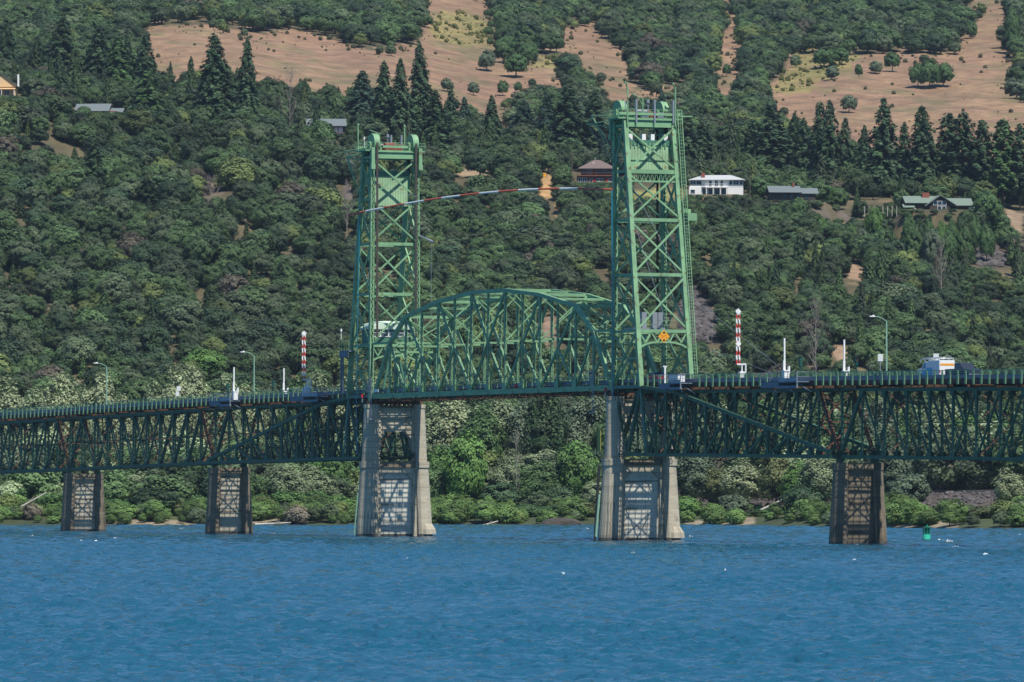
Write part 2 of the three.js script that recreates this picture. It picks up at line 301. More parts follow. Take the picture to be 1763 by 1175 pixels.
const spanC = deckSpan(-65, 0, 'green deck truss span with sloping side trusses left of the left tower', { skip: inPlat([-60.5, -52], [-28, -17.5]) });
const spanD = deckSpan(80.3, 144.1, 'green deck truss span with sloping side trusses right of the right tower', { rust: true, skip: inPlat([98, 104.5], [127.5, 137.5]) });
const spanE = deckSpan(144.1, 208, 'green deck truss span at the right edge of the photo, under the vehicles');
// the wedge-shaped side trusses that carry the towers' sloping legs
function wedge(g, mapT) {
  const chord = t => t < 89.8 ? 20.45 : t < 99.6 ? lerp(20.35, 19.6, (t - 89.8) / 9.8) : lerp(19.6, 11.4, (t - 99.6) / 44.4), yb = t => R(mapT(t)) - 10.5, P = (t, y, w) => L3(mapT(t), y, w), tb = i => 85.6 + 5.85 * i;
  for (const s of [-1, 1]) {
    const w = s * 3.65, tc = new MB(), bc = new MB();
    const ts = [81.9, 89.8, 99.6, 110, 121, 132, 144];
    for (let k = 1; k < ts.length; k++) tc.beam(P(ts[k - 1], chord(ts[k - 1]), w), P(ts[k], chord(ts[k]), w), .38, .46);
    for (let i = 0; i < 10; i++) bc.beam(P(tb(i), yb(tb(i)), w), P(tb(i + 1), yb(tb(i + 1)), w), .4, .44);
    for (let i = 0; i < 10; i++) bc.beam(P(tb(i) - .5, yb(tb(i)) + .45, w), P(tb(i) + .5, yb(tb(i)) + .45, w), .44, .6);
    part(tc, 'sloping_chord', M.under, g); part(bc, 'outer_chord', M.under, g);
    part(new MB().beam(P(82.6, 20.4, w), P(82.6, yb(82.6), w), .2, .2).beam(P(82.6, yb(82.6), w), P(85.6, yb(85.6), w), .2, .2), 'hanger', M.under, g);
    part(new MB().laced(P(81.9, 20.3, w), P(tb(0), yb(tb(0)), w), .36, .36), 'outer_diagonal', M.under, g);
    part(new MB().beam(P(89.8, 20.3, w), P(tb(0), yb(tb(0)), w), .42, .5), 'outer_diagonal', M.under, g);
    part(new MB().laced(P(89.8, 20.3, w), P(tb(1), yb(tb(1)), w), .4, .5), 'outer_diagonal', M.steelMid, g);
    for (let i = 2; i < 10; i++) {
      if (chord(tb(i)) - yb(tb(i)) < .8) continue;
      part(new MB().laced(P(tb(i), chord(tb(i)), w), P(tb(i), yb(tb(i)), w), .3, .38), 'outer_vertical', M.under, g);
      part(new MB().beam(P(tb(i), chord(tb(i)), w), P(tb(i - 1), yb(tb(i - 1)), w), .25, .27), 'outer_diagonal', M.under, g);
    }
  }
  const x = new MB();
  for (let i = 0; i < 10; i++) x.beam(P(tb(i), yb(tb(i)), -3.65), P(tb(i), yb(tb(i)), 3.65), .24, .3, V3(1, 0, 0));
  for (let i = 2; i < 9; i++) { const c = chord(tb(i)), b = yb(tb(i)); for (const s of [-1, 1]) x.beam(P(tb(i), c, s * 3.65), P(tb(i), b, s * 2.4), .12, .12, V3(1, 0, 0)).beam(P(tb(i), b, s * 3.65), P(tb(i), c, s * 2.4), .12, .12, V3(1, 0, 0)).beam(P(tb(i), c, s * 3.65), P(tb(i), c, s * 2.4), .16, .16, V3(1, 0, 0)); }
  x.beam(P(89.8, 20.3, -3.65), P(89.8, 20.3, 3.65), .4, .5, V3(1, 0, 0));
  part(x, 'cross_bracing', M.inner, g);
}
wedge(spanD, t => t); wedge(spanC, t => t < 90 ? 81 - t : -9 - (t - 90) * 56 / 54.1);

// ---------- the lift span ----------
{
  const g = bthing('lift_span', 'green arched through-truss lift span between the two lift towers', 'lift span', 40.5, 20, 0);
  const t0 = .3, n = 14, p = 80.4 / n, T = i => t0 + i * p, W = 3.55, yb = 20.44, H = [0, 7.6, 11.2, 12.3, 13.05, 13.6, 14, 14, 14, 13.6, 13.05, 12.3, 11.2, 7.6, 0], nodeH = i => yb + H[i];
  const topIdx = [0, 1, 2, 4, 6, 8, 10, 12, 13, 14];
  for (const s of [-1, 1]) {
    const w = s * W, bc = new MB();
    bc.beam(L3(T(0) - .4, yb, w), L3(T(n) + .4, yb, w), .45, .72);
    for (let i = 1; i < n; i++) bc.box(T(i) - .6, yb + .2, -w - .26, T(i) + .6, yb + 1.15, -w - .275).box(T(i) - .6, yb + .2, -w + .26, T(i) + .6, yb + 1.15, -w + .275);
    part(bc, 'bottom_chord', M.steel, g);
    for (let k = 1; k < topIdx.length; k++) { const a = topIdx[k - 1], b = topIdx[k], e = k < 3 || k > 7; part(new MB().beam(L3(T(a), nodeH(a), w), L3(T(b), nodeH(b), w), .5, e ? .58 : .52), e && (k === 1 || k === 9) ? 'end_post' : 'top_chord', M.steel, g); }
    for (let i = 1; i < n; i++) part(new MB().laced(L3(T(i), yb, w), L3(T(i), nodeH(i) - .1, w), .32, i % 2 && i > 1 && i < 13 ? .24 : .36), 'vertical', M.steel, g);
    const dg = (a, b, th = .34) => part(new MB().laced(a, b, .27, th * .85, V3(0, 0, 1), .8), 'diagonal', M.steel, g), top = i => L3(T(i), nodeH(i), w), bot = i => L3(T(i), yb, w), mid = (a, b) => top(a).add(bot(b)).multiplyScalar(.5);
    dg(top(1), bot(2)); dg(top(13), bot(12));
    for (const i of [2, 4, 6]) { dg(top(i), bot(i + 2), .4); dg(mid(i, i + 2), bot(i), .28); }
    for (const i of [12, 10, 8]) { dg(top(i), bot(i - 2), .4); dg(mid(i, i - 2), bot(i), .28); }
    part(new MB().beam(top(1).setX(T(1)), L3(T(0) - .5, nodeH(1), w), .3, .3).beam(top(13), L3(T(14) + .5, nodeH(13), w), .3, .3), 'guide_arm', M.steel, g);
  }
  const sil = i => yb + 7.0;                                          // lower edge of the sway frames
  for (let i = 1; i < n; i++) {
    const y = nodeH(i), sw = new MB();
    sw.laced(L3(T(i), y, -W), L3(T(i), y, W), .4, i % 2 ? .3 : .42, V3(1, 0, 0), .5);
    if (i > 1 && i < n - 1) {
      const lo = y - (i % 2 ? 3 : y - sil(i));
      if (i % 2 === 0) sw.beam(L3(T(i), sil(i), -W), L3(T(i), sil(i), W), .3, .26, V3(1, 0, 0)).beam(L3(T(i), y - .2, -W), L3(T(i), sil(i), W), .16, .14, V3(1, 0, 0)).beam(L3(T(i) + .17, y - .2, W), L3(T(i) + .17, sil(i), -W), .16, .14, V3(1, 0, 0));
      else sw.beam(L3(T(i), lo, -W), L3(T(i), y, 0), .14, .14, V3(1, 0, 0)).beam(L3(T(i), lo, W), L3(T(i), y, 0), .14, .14, V3(1, 0, 0));
    } else {
      sw.laced(L3(T(i), y - 1.3, -W), L3(T(i), y - 1.3, W), .35, .3, V3(1, 0, 0)); for (let k = 0; k < 4; k++) sw.beam(L3(T(i), y - (k % 2 ? 0 : 1.3), -W + k * W / 2), L3(T(i), y - (k % 2 ? 1.3 : 0), -W + (k + 1) * W / 2), .12, .12, V3(1, 0, 0));
      for (const s of [-1, 1]) sw.beam(L3(T(i), y - 1.3, s * (W - 1.6)), L3(T(i), y - 2.7, s * W), .16, .16, V3(1, 0, 0));
    }
    part(sw, 'sway_frame', M.steel, g);
  }
  for (let k = 0; k < topIdx.length - 1; k++) {
    const a = topIdx[k], b = topIdx[k + 1]; if (a < 1 || b > 13) continue;
    part(new MB().laced(L3(T(a), nodeH(a), -W), L3(T(b), nodeH(b), W), .3, .24, V3(0, 1, 0), .6).laced(L3(T(a), nodeH(a) - .26, W), L3(T(b), nodeH(b) - .26, -W), .3, .24, V3(0, 1, 0), .6), 'top_lateral', M.steel, g);
  }
  const fl = new MB(), hang = new MB();
  for (let i = 0; i <= n; i++) fl.beam(L3(T(i), yb - .25, -W), L3(T(i), yb - .25, W), .3, .7, V3(1, 0, 0));
  for (let t = T(0) + .4; t < T(n); t += 1.1) for (const w of [-3.1, 3.1, 1.4, -1.4]) hang.box(t - .2, yb - .75, -w - .3, t + .2, yb - .42, -w + .3);
  part(fl, 'floor_beams', M.under, g); part(hang, 'floor_brackets', M.rust, g, 'rusty brackets under the floor');
  deck(g, T(0) - .3, T(n) + .3, t => 21.95 + .12 * Math.sin((t - T(0)) / 80 * Math.PI), { noPosts: true });
  const rp = new MB(); for (let t = T(0); t < T(n); t += 1.93) for (const s of [-1, 1]) rp.box(t - .03, 20.7, -s * 3.2 - .03, t + .03, 21.95, -s * 3.2 + .03); part(rp, 'rail_posts', M.steel, g);
  part(new MB().cyl(L3(50.5, 20.9, -3.9), L3(50.5, 21.35, -3.9), .22, .18, 10), 'navigation_light', M.redLamp, g, 'red navigation lamp');
}
// ---------- the two lift towers ----------
function tower(map, label, right) {
  const g = bthing('lift_tower', label, 'lift tower', map(85), 20.4, 0, 'lift towers of the bridge');
  const P = (t, y, w) => L3(map(t), y, w), zx = V3(1, 0, 0), zz = V3(0, 0, 1);
  const TF = 81.6, tB = y => lerp(89.8, 84.5, (y - 20.4) / 35.6), wL = y => lerp(3.72, 3.5, (y - 20.4) / 35.6);
  const LV = [55.2, 49.1, 42.6, 35.3, 27.8];
  for (const s of [-1, 1]) {
    const lap = (a, b) => [P(TF, a, s * wL(a)), P(TF, b, s * wL(b))];
    part(new MB().laced(...lap(19.6, 56), .62, .56, zz, .5, .16, .1), 'front_leg', M.steel, g);
    part(new MB().beam(P(89.8, 20.4, s * wL(20.4)), P(84.5, 56, s * wL(56)), .62, .6), 'sloping_leg', M.steel, g);
    for (let i = 0; i < LV.length; i++) {
      const y = LV[i]; part(new MB().laced(P(TF, y, s * wL(y)), P(tB(y), y, s * wL(y)), .3, .34), 'side_strut', M.steel, g);
      const y2 = i < 4 ? LV[i + 1] : 20.6;
      part(new MB().beam(P(TF, y - .2, s * wL(y)), P(tB(y2), y2 + .2, s * wL(y2)), .22, .2), 'side_brace', M.steel, g);
      part(new MB().beam(P(tB(y), y - .2, s * wL(y) + .24 * s), P(TF, y2 + .2, s * wL(y2) + .24 * s), .22, .2), 'side_brace', M.steel, g);
    }
    part(new MB().beam(P(TF, 20.45, s * 3.72), P(89.8, 20.45, s * 3.72), .5, .46), 'base_chord', M.steelMid, g);
    part(new MB().beam(P(86, 24, s * 3.72), P(TF + .3, 21, s * 3.72), .25, .25).beam(P(TF, 24.2, s * 3.72), P(88.9, 24.2, s * 3.72), .2, .2), 'side_brace', M.steel, g);
  }
  for (const f of [0, 1]) {                                            // lift side and sloping side
    const t = y => f ? tB(y) : TF;
    part(new MB().beam(P(t(55.6), 55.5, -wL(55)), P(t(55.6), 55.5, wL(55)), .4, .95, zx).beam(P(t(55.6) + (f ? .05 : -.05), 56, -wL(55)), P(t(55.6) + (f ? .05 : -.05), 56, wL(55)), .7, .12, zx), 'top_girder', M.steel, g);
    for (const y of LV.slice(1)) { if (!f && y === 49.1) continue; part(new MB().laced(P(t(y), y, -wL(y)), P(t(y), y, wL(y)), .36, .44, V3(0, 1, 0).cross(V3(0, 0, 1)), .5), 'cross_strut', M.steel, g); }
    for (let i = 0; i < 4; i++) {
      const a = LV[i] - .3, b = LV[i + 1] + .3;
      part(new MB().laced(P(t(a), a, -wL(a)), P(t(b), b, wL(b)), .2, .22, zx, .7, .05), 'cross_brace', M.steel, g);
      part(new MB().laced(P(t(a) + .23, a, wL(a)), P(t(b) + .23, b, -wL(b)), .2, .22, zx, .7, .05), 'cross_brace', M.steel, g);
    }
    const po = new MB(), pts = [];                                       // portal frame under the lowest strut
    for (let k = 0; k <= 8; k++) { const u = k / 8 * 2 - 1; pts.push(P(t(26.2), 25.6 + .75 * (1 - Math.pow(Math.abs(u), 3)), u * (wL(26) - .2))); }
    for (let k = 1; k < pts.length; k++) po.beam(pts[k - 1], pts[k], .26, .24, zx);
    for (let k = 0; k < 4; k++) { const u = -1 + k / 2, y = 27.7; po.beam(P(t(y), y, u * 3.5), P(t(26.3), 26.3, (u + .25) * 3.5), .16, .16, zx).beam(P(t(26.3), 26.3, (u + .25) * 3.5), P(t(y), y, (u + .5) * 3.5), .16, .16, zx); }
    part(po, 'portal', M.steel, g);
    if (!f) { const k = new MB(); for (const s of [-1, 1]) k.beam(P(TF, 25.5, s * .9), P(TF, 20.9, s * 1.9), .3, .3, zx); part(k, 'knee_brace', M.steelMid, g); }
  }
  // deep lattice girder under the counterweight, on the sloping side
  { const y = 48.9, lg = new MB(); for (const dy of [0, -1.15]) lg.beam(P(tB(y + dy), y + dy, -3.4), P(tB(y + dy), y + dy, 3.4), .3, .22, zx); for (let k = 0; k < 22; k++) { const a = -3.4 + k * 6.8 / 22, b = a + 6.8 / 22; lg.beam(P(tB(y) + .02, y - (k % 2 ? 0 : 1.1), a), P(tB(y), y - (k % 2 ? 1.1 : 0), b), .06, .06, zx); } if (right) part(lg, 'lattice_girder', M.steel, g); }
  // machinery floor, sheaves and fittings on top
  const top = new MB(); top.beam(P(81.3, 56.15, 0), P(84.95, 56.15, 0), 9.4, .16);
  for (const w of [-3.9, -2.25, 2.25, 3.9]) top.beam(P(81.3, 56.4, w), P(84.9, 56.4, w), .22, .5);
  part(top, 'platform', M.steel, g);
  part(new MB().beam(P(84.95, 56.75, -4.6), P(84.95, 56.75, 4.6), .2, .35, zx).beam(P(81.3, 56.75, -2), P(81.3, 56.75, 2), .2, .35, zx), 'fascia_beam', M.steel, g);
  const rl = new MB();
  for (const y of [56.9, 57.35]) { rl.beam(P(84.95, y, -4.7), P(84.95, y, 4.7), .05, .05, zx).beam(P(81.3, y, -4.7), P(81.3, y, 4.7), .05, .05, zx); for (const s of [-1, 1]) rl.beam(P(81.3, y, s * 4.7), P(84.95, y, s * 4.7), .05, .05); }
  for (let k = 0; k <= 8; k++) { const w = -4.7 + k * 1.175; for (const t of [81.3, 84.95]) rl.box(map(t) - .03, 56.2, -w - .03, map(t) + .03, 57.35, -w + .03); }
  for (let k = 1; k < 5; k++) for (const s of [-1, 1]) { const t = map(81.3 + k * .73); rl.box(t - .03, 56.2, -s * 4.7 - .03, t + .03, 57.35, -s * 4.7 + .03); }
  part(rl, 'railing', M.steel, g);
  for (const s of [-1, 1]) {
    const c = P(82.1, 57.3, s * 3.08), sh = new MB(), r = 1.35, hw = .44, k = 28;
    for (let i = 0; i < k; i++) {
      const a = i / k * 2 * Math.PI, b = (i + 1) / k * 2 * Math.PI, q = (an, rr, z) => c.clone().add(V3(rr * Math.cos(an), rr * Math.sin(an), z));
      sh.quad(q(a, r, -hw), q(b, r, -hw), q(b, r, hw), q(a, r, hw)); for (const z of [-hw, hw]) sh.tri(q(a, r, z), q(b, r, z), c.clone().add(V3(0, 0, z * .8)));
    }
    part(sh, 'sheave', M.steel, g);
    part(new MB().cyl(c.clone().add(V3(0, 0, -.75)), c.clone().add(V3(0, 0, .75)), .2, .2, 12).box(c.x - .5, 56.2, c.z - .8, c.x + .5, 57.3, c.z - .5).box(c.x - .5, 56.2, c.z + .5, c.x + .5, 57.3, c.z + .8), 'bearing_block', M.steel, g);
    part(new MB().beam(P(80.78, 57.3, s * 3.08), P(80.78, 29, s * 3.08), .3, .1, V3(0, 0, 1)), 'hoist_rope', M.rope, g);
    part(new MB().beam(P(83.44, 57.3, s * 3.08), P(83.44, 52.9, s * 3.08), .5, .12, V3(0, 0, 1)), 'counterweight_rope', M.rope, g);
    part(new MB().beam(P(80.85, 54, s * 3.75), P(80.85, 56.6, s * 3.75), .5, .4).beam(P(80.85, 53.4, s * 3.75), P(80.85, 54.2, s * 3.75), .62, .5), 'guide_box', M.steel, g);
  }
  const mc = new MB(); mc.cyl(P(83.2, 57, -2.1), P(83.2, 57, 2.1), .14, .14, 10).cyl(P(83.2, 57, -.9), P(83.2, 57, .7), .42, .42, 14).box(map(83) - .8, 56.3, -1.5, map(83) + .8, 57.1, 1.2); part(mc, 'hoist_machinery', M.machine, g, 'dark red hoist machinery');
  part(new MB().box(map(84.6) - .4, 56.3, -2, map(84.6) + .4, 57, -1.1).box(map(84.6) - .35, 56.3, .3, map(84.6) + .35, 56.9, 1.3).cyl(P(84.5, 57.1, -1.9), P(84.5, 57.1, -.3), .25, .25, 10), 'motor', M.galv, g);
  const gm = right ? [-2.05, .65, 3.4] : [-1.65, .95, 2.6];
  for (const w of gm) part(new MB().box(map(85) - .1, 55.6, -w - .1, map(85) + .1, 58.7, -w + .1).box(map(85) - .16, 55.6, -w + .14, map(85) + .16, 58.6, -w + .17), 'grey_mast', M.galv, g, 'grey upright mast on the machinery floor');
  if (right) for (const w of [-3.4, 3.65]) part(new MB().path([P(85.1, 55.2, w), P(85.1, 60, w), P(85.1, 60.35, w - .08), P(85.3, 60.85, w - .38)], .11, 8).box(map(85.1) - .05, 60.75, -(w - .45) - .1, map(85.1) + .3, 61, -(w - .45) + .1), 'davit_post', M.steel, g, 'tall post with a bent top');
  else for (const w of [-4.4, 3.0]) part(new MB().path([P(84.8, 56.2, w), P(84.8, 60, w)], .1, 8).cyl(P(84.8, 59.9, w), P(84.8, 60.25, w), .16, .12, 8), 'light_post', M.steel, g);
  part(new MB().path([P(84.8, 56.2, -1), P(84.8, 58.9, -1)], .09, 8).path([P(84.8, 58.8, -1), P(84.8, 59.3, -2.5)], .07, 6).path([P(84.8, 57.8, -1), P(84.8, 58.95, -1.6)], .06, 6), 'small_crane', M.steel, g);
  part(new MB().path([P(84.2, 56.2, .05), P(84.2, 58.3, .05)], .08, 6).cyl(P(84.2, 58.3, .05), P(84.2, 58.75, .05), .22, .2, 10), 'beacon', M.galv, g);
  part(new MB().path([P(84.6, 56.2, -3.5), P(84.6, 58, -3.5)], .05, 6).cyl(P(84.6, 57.9, -3.5), P(84.6, 58.3, -3.5), .13, .13, 8), 'white_lamp', M.white, g, 'small white lamp globe');
  // outriggers with the power cables' stay wires
  const og = new MB(), ap = right ? [[-14.6 + 82, 56.2, -4.9], [-12.8 + 82, 57, -4.7]] : [[-9.6, 56.7, -4], [-9, 55.9, -4.1]];
  const ax = (q) => L3(q[0], q[1], q[2]);
  if (right) {
    const A = L3(73.8, 55.9, -4), B = L3(75.2, 57, -4);
    og.path([B, P(82, 56.6, -4.6)], .08, 6).path([B, P(83.2, 50.4, -3.8)], .08, 6).path([A, P(81.7, 56, -3.9)], .08, 6).path([A, P(81.7, 55.1, -3.8)], .08, 6).path([B, A], .06, 6).path([B, P(82, 50, -3.9)], .06, 6);
    part(og, 'outrigger', M.steel, g);
    part(new MB().path([A, P(82.8, 49.6, -3.9), P(99, 27, -3.9), L3(127, 21.6, -3.4)], .022, 5).path([B, P(84, 50, -3.8), P(104, 32, -3.5), L3(128.5, 22.6, -3.4)], .022, 5), 'stay_wire', M.galv, g);
  } else {
    const A = L3(-9.6, 56.5, -4), B = L3(-8.8, 55.6, -4);
    og.path([A, L3(-3, 56.5, -4.2)], .08, 6).path([A, B], .09, 6).path([B, L3(-2.4, 55.9, -3.9)], .09, 6).path([B, L3(-.7, 54.4, -3.8)], .09, 6).path([B, L3(-3.2, 48.6, -3.9)], .1, 6).path([A, L3(-5, 49.8, -4)], .05, 6);
    part(og, 'outrigger', M.steel, g);
    part(new MB().path([B, L3(-2, 51.5, -3.4), L3(4, 49.2, 2)], .022, 5).path([B, L3(-4, 51, -3.8), L3(-3.6, 49, -3.8)], .022, 5), 'stay_wire', M.galv, g);
  }
  // blue-green conduit on the near side and the elbow that holds the striped cable
  const ct = right ? 82.0 : -3.6, cy = right ? 46.7 : 46.85;
  part(new MB().path([L3(ct, cy, -4.25), L3(ct + (right ? .4 : -1), 20.2, -4.3), L3(ct + (right ? .5 : -1.2), 12, -4.1)], .075, 8), 'conduit', M.pipe, g, 'blue-green pipe running down the near leg');
  if (!right) part(new MB().beam(L3(-7.8, 47, -4.25), L3(-3.55, 46.95, -4.25), .12, .12), 'cable_arm', M.orange, g, 'orange arm');
  if (right) {                                                          // caged ladder up the far sloping leg, landing box half-way
    const ld = new MB(), a = [89.2, 21, 4.3], b = [84.6, 57.4, 4.15], n = 80, q = (k, dw, dt) => P(lerp(a[0], b[0], k) + dt, lerp(a[1], b[1], k), lerp(a[2], b[2], k) + dw);
    for (const dw of [-.32, .32]) for (const dt of [0, .7]) ld.beam(q(0, dw, dt), q(1, dw, dt), .1, .1);
    for (let i = 0; i <= n; i++) { const k = i / n; ld.beam(q(k, -.32, 0), q(k, .32, 0), .07, .07, zx); ld.beam(q(k, -.32, .7), q(k, .32, .7), .05, .05, zx); ld.beam(q(k, .32, 0), q(k, .32, .7), .04, .04, V3(0, 0, 1)); if (i % 5 === 0) ld.beam(q(k, -.32, .35), q(k, -.9, 0), .07, .07, zx); }
    part(ld, 'caged_ladder', M.steel, g);
    part(new MB().box(85.3, 42.6, -5.9, 87, 43.6, -4.5).box(85.3, 43.6, -5.8, 85.4, 44.2, -4.6), 'landing', M.steel, g);
    part(new MB().beam(P(84.6, 56.6, 4), P(84.6, 56.6, 6.4), .14, .14, zx).box(map(84.6) - .1, 56.6, -3.7 , map(84.6) + .1, 57.4, -3.4), 'arm', M.steel, g);
  } else {
    part(new MB().path([L3(-.4, 43.9, 3.8), L3(1.6, 43.2, 4.6)], .12, 6).cyl(L3(1.5, 43.2, 4.5), L3(2.2, 42.9, 4.9), .2, .16, 8), 'floodlight', M.galv, g);
    part(new MB().path([L3(2, 43, 4.7), L3(2, 32, 4.7)], .03, 5), 'thin_mast', M.galv, g);
    const pl = new MB(); pl.box(-9.6, 27, 3.9, -6, 27.2, 4.9); pl.box(-9.6, 26.2, 4.8, -6.4, 27, 4.9);
    part(pl, 'side_platform', M.plat, g, 'blue-grey side platform');
    const pr = new MB(); for (const y of [28, 28.4, 28.8]) pr.beam(L3(-9.6, y, -4.9), L3(-6, y, -4.9), .05, .05).beam(L3(-9.6, y, -3.9), L3(-9.6, y, -4.9), .05, .05, zx); for (let k = 0; k < 5; k++) pr.box(-9.6 + k * .9 - .03, 27.2, 4.87, -9.6 + k * .9 + .03, 28.8, 4.93); part(pr, 'railing', M.steel, g);
    part(new MB().path([L3(-9.3, 27, -4.7), L3(-9.3, 21, -4.7)], .16, 8).path([L3(-8.6, 27, -4.7), L3(-8.6, 21, -4.7)], .12, 8), 'platform_post', M.plat, g);
    part(new MB().path([L3(-8.9, 28.8, -4.9), L3(-8.9, 30.1, -4.9)], .05, 6).cyl(L3(-8.9, 30, -4.9), L3(-8.9, 30.4, -4.9), .16, .12, 8), 'lamp', M.white, g);
  }
  // equipment on the portal level
  if (right) {
    const e = new MB(); e.box(83.5, 28.1, -1.5, 86.5, 28.3, 3.2); for (const w of [-1, .6, 1.4]) e.box(84.6, 28.3, -w - .35, 85.2, 30.4, -w + .35); part(e, 'cabinets', M.galv, g, 'grey equipment cabinets');
    const r2 = new MB(); for (const y of [28.7, 29.3]) r2.beam(L3(86.4, y, -3), L3(86.4, y, 3), .05, .05, zx); part(r2, 'railing', M.steel, g);
  }
  return g;
}
const towerL = tower(t => 81 - t, 'green steel lift tower at the left end of the arched lift span', false);
const towerR = tower(t => t, 'green steel lift tower at the right end of the arched lift span', true);
for (const [map, lab, rt] of [[t => 81 - t, 'pale green ribbed counterweight hanging inside the left lift tower', false], [t => t, 'pale green ribbed counterweight hanging inside the right lift tower', true]]) {
  const g = bthing('counterweight', lab, 'counterweight', map(83.8), 48, 0, 'counterweights of the lift span');
  part(new MB().box(map(83.1), rt ? 49.2 : 48.2, -2.9, map(84.5), rt ? 52.9 : 52.6, 2.9), 'block', M.cw, g);
  for (let k = 0; k <= 14; k++) { const w = -2.87 + k * .41; for (const t of rt ? [84.51, 83.06] : [83.09, 84.54]) part(new MB().box(map(t) - .02, rt ? 49.2 : 48.2, -w - .022, map(t) + .03, rt ? 52.9 : 52.6, -w + .022), 'rib', M.steel, g); }
  part(new MB().box(map(83.0), 52.6, -3.0, map(84.6), 53.3, 3.0), 'top_frame', M.steelMid, g);
  part(new MB().box(map(84.56) - .02, 50.55, -2.9, map(84.56) + .04, 50.65, 2.9), 'seam_bar', M.steelMid, g);
  if (rt) for (const w of [-2.5, -.55, .75, 2.7]) part(new MB().box(83.6, 53.3, -w - .27, 84.2, 54.15, -w + .27), 'weight_block', M.white, g, 'small white block on top');
  for (let k = 0; k < 10; k++) part(new MB().box(map(84.62) - .03, 52.3, 2.6 - k * .56, map(84.62) + .05, 52.95, 2.75 - k * .56), 'bracket', M.steel, g);
}
{ // operator's house in the left tower
  const g = bthing('operator_house', 'pale green control cabin with rounded roof inside the left tower', 'control cabin', -3, 28, 0);
  part(new MB().box(-5.6, 27.95, -3.4, -1.5, 28.2, 3.3).beam(L3(-1.3, 28.1, -3.6), L3(-1.3, 28.1, 9), .3, .3, V3(1, 0, 0)), 'floor', M.steel, g);
  part(new MB().box(-5.2, 28.2, -3.2, -1.7, 29.1, 3.2), 'lower_wall', M.steelMid, g);
  const rf = new MB(), n = 8;
  for (let k = 0; k < n; k++) { const a = k / n, b = (k + 1) / n, f = q => 1 - Math.pow(Math.abs(q * 2 - 1), 3.4), y = q => 30.35 + .75 * f(q), z = q => -3.55 + 7.1 * q; rf.quad(V3(-1.45, y(a), z(a)), V3(-1.45, y(b), z(b)), V3(-1.45, 30.3, z(b)), V3(-1.45, 30.3, z(a))); rf.quad(V3(-1.45, y(a), z(a)), V3(-2.4, y(a) + .35 * f(a), z(a)), V3(-2.4, y(b) + .35 * f(b), z(b)), V3(-1.45, y(b), z(b))); rf.quad(V3(-2.4, y(a) + .35 * f(a), z(a)), V3(-5.4, y(a) + .35 * f(a), z(a)), V3(-5.4, y(b) + .35 * f(b), z(b)), V3(-2.4, y(b) + .35 * f(b), z(b))); }
  rf.box(-5.4, 30.2, -3.55, -1.45, 30.32, 3.55); part(rf, 'roof', M.cabRoof, g, 'white-green rounded roof');
  for (let k = 0; k < 5; k++) { const z = 3.0 - k * 1.26; const f = new MB(); f.box(-1.74, 29.1, z - .08, -1.62, 30.3, z + .08).box(-1.72, 29.65, z - 1.1, -1.64, 29.72, z).box(-1.72, 29.1, z - 1.2, -1.62, 29.18, z - .1); part(f, 'window_frame', M.white, g); part(new MB().box(-1.8, 29.18, z - 1.18, -1.76, 30.25, z - .08), 'pane', M.cabGlass, g); }
  part(new MB().box(-5.15, 29.1, 3.1, -1.76, 30.2, 3.18).box(-5.15, 29.1, -3.18, -1.76, 30.2, -3.1), 'side_wall', M.steelMid, g);
}

// ---------- things on the bridge ----------
{ // striped power cable between the towers
  const g = bthing('striped_cable', 'red and white banded cable arching between the two lift towers', 'cable', 37, 47, -4.25);
  const a = -7.8, b = 82, N = 44, Y = k => lerp(47.05, 46.75, k) + 1.25 * 4 * k * (1 - k) * (.85 + .3 * k);
  let k0 = 0; const cuts = [0, 3.2, 6.5, 10.2, 13.6, 16.6, 19.8, 23, 26.2, 29.4, 32.6, 36, 38.8, 44];
  for (let c = 1; c < cuts.length; c++) { const p = []; for (let i = 0; i <= 5; i++) { const k = lerp(cuts[c - 1], cuts[c], i / 5) / N; p.push(L3(lerp(a, b, k), Y(k), -4.25)); } part(new MB().path(p, .135, 8), 'cable_sleeve', c % 2 ? M.cableRed : M.white, g); }
}
function platformAt(ta, tb, s, label) {
  const g = bthing('gate_platform', label, 'platform', (ta + tb) / 2, 20, s * 4.3, 'platforms that carry the barrier gates'), tm = (ta + tb) / 2, y = R(tm) - 1.15, z0 = -s * 3.35, z1 = -s * 5.1;
  part(new MB().box(ta, y - .14, z0, tb, y, z1), 'floor', M.plat, g);
  part(new MB().box(ta, y - .75, z1, tm, y - .14, z1 + s * .12).box(tm, y - .9, z1 - .1 * s, tb, y - .55, z1 + s * .2), 'fascia', M.plat, g);
  part(new MB().box(tm, y, z1, tb, y + .42, z1 + s * .08), 'guard_panel', M.galv, g);
  const r = new MB(); for (const dy of [.55, 1.15]) r.beam(V3(ta, y + dy, z1), V3(tb, y + dy, z1), .05, .05).beam(V3(ta, y + dy, z0), V3(ta, y + dy, z1), .05, .05, V3(1, 0, 0)).beam(V3(tb, y + dy, z0), V3(tb, y + dy, z1), .05, .05, V3(1, 0, 0));
  for (let k = 0; k <= 4; k++) { const t = lerp(ta, tb, k / 4); r.box(t - .03, y, z1 - .03, t + .03, y + 1.15, z1 + .03); } r.box(tb - .06, y - .8, z1 - .06, tb + .06, y + 1.15, z1 + .06); part(r, 'railing', M.galv, g);
  const br = new MB(); for (const t of [ta + .4, tm, tb - .4]) br.beam(V3(t, y - .1, z1), V3(t, y - 1.3, z0 + s * .4), .12, .12, V3(1, 0, 0)); part(br, 'bracket', M.plat, g);
}
platformAt(98, 104.5, -1, 'blue-grey steel platform beside the right tower, carrying a white cabinet');
platformAt(127.5, 137.5, -1, 'longest blue-grey platform on the near railing, right of the right tower');
platformAt(-60.5, -52, -1, 'blue-grey platform on the near railing, above the pier left of the left tower');
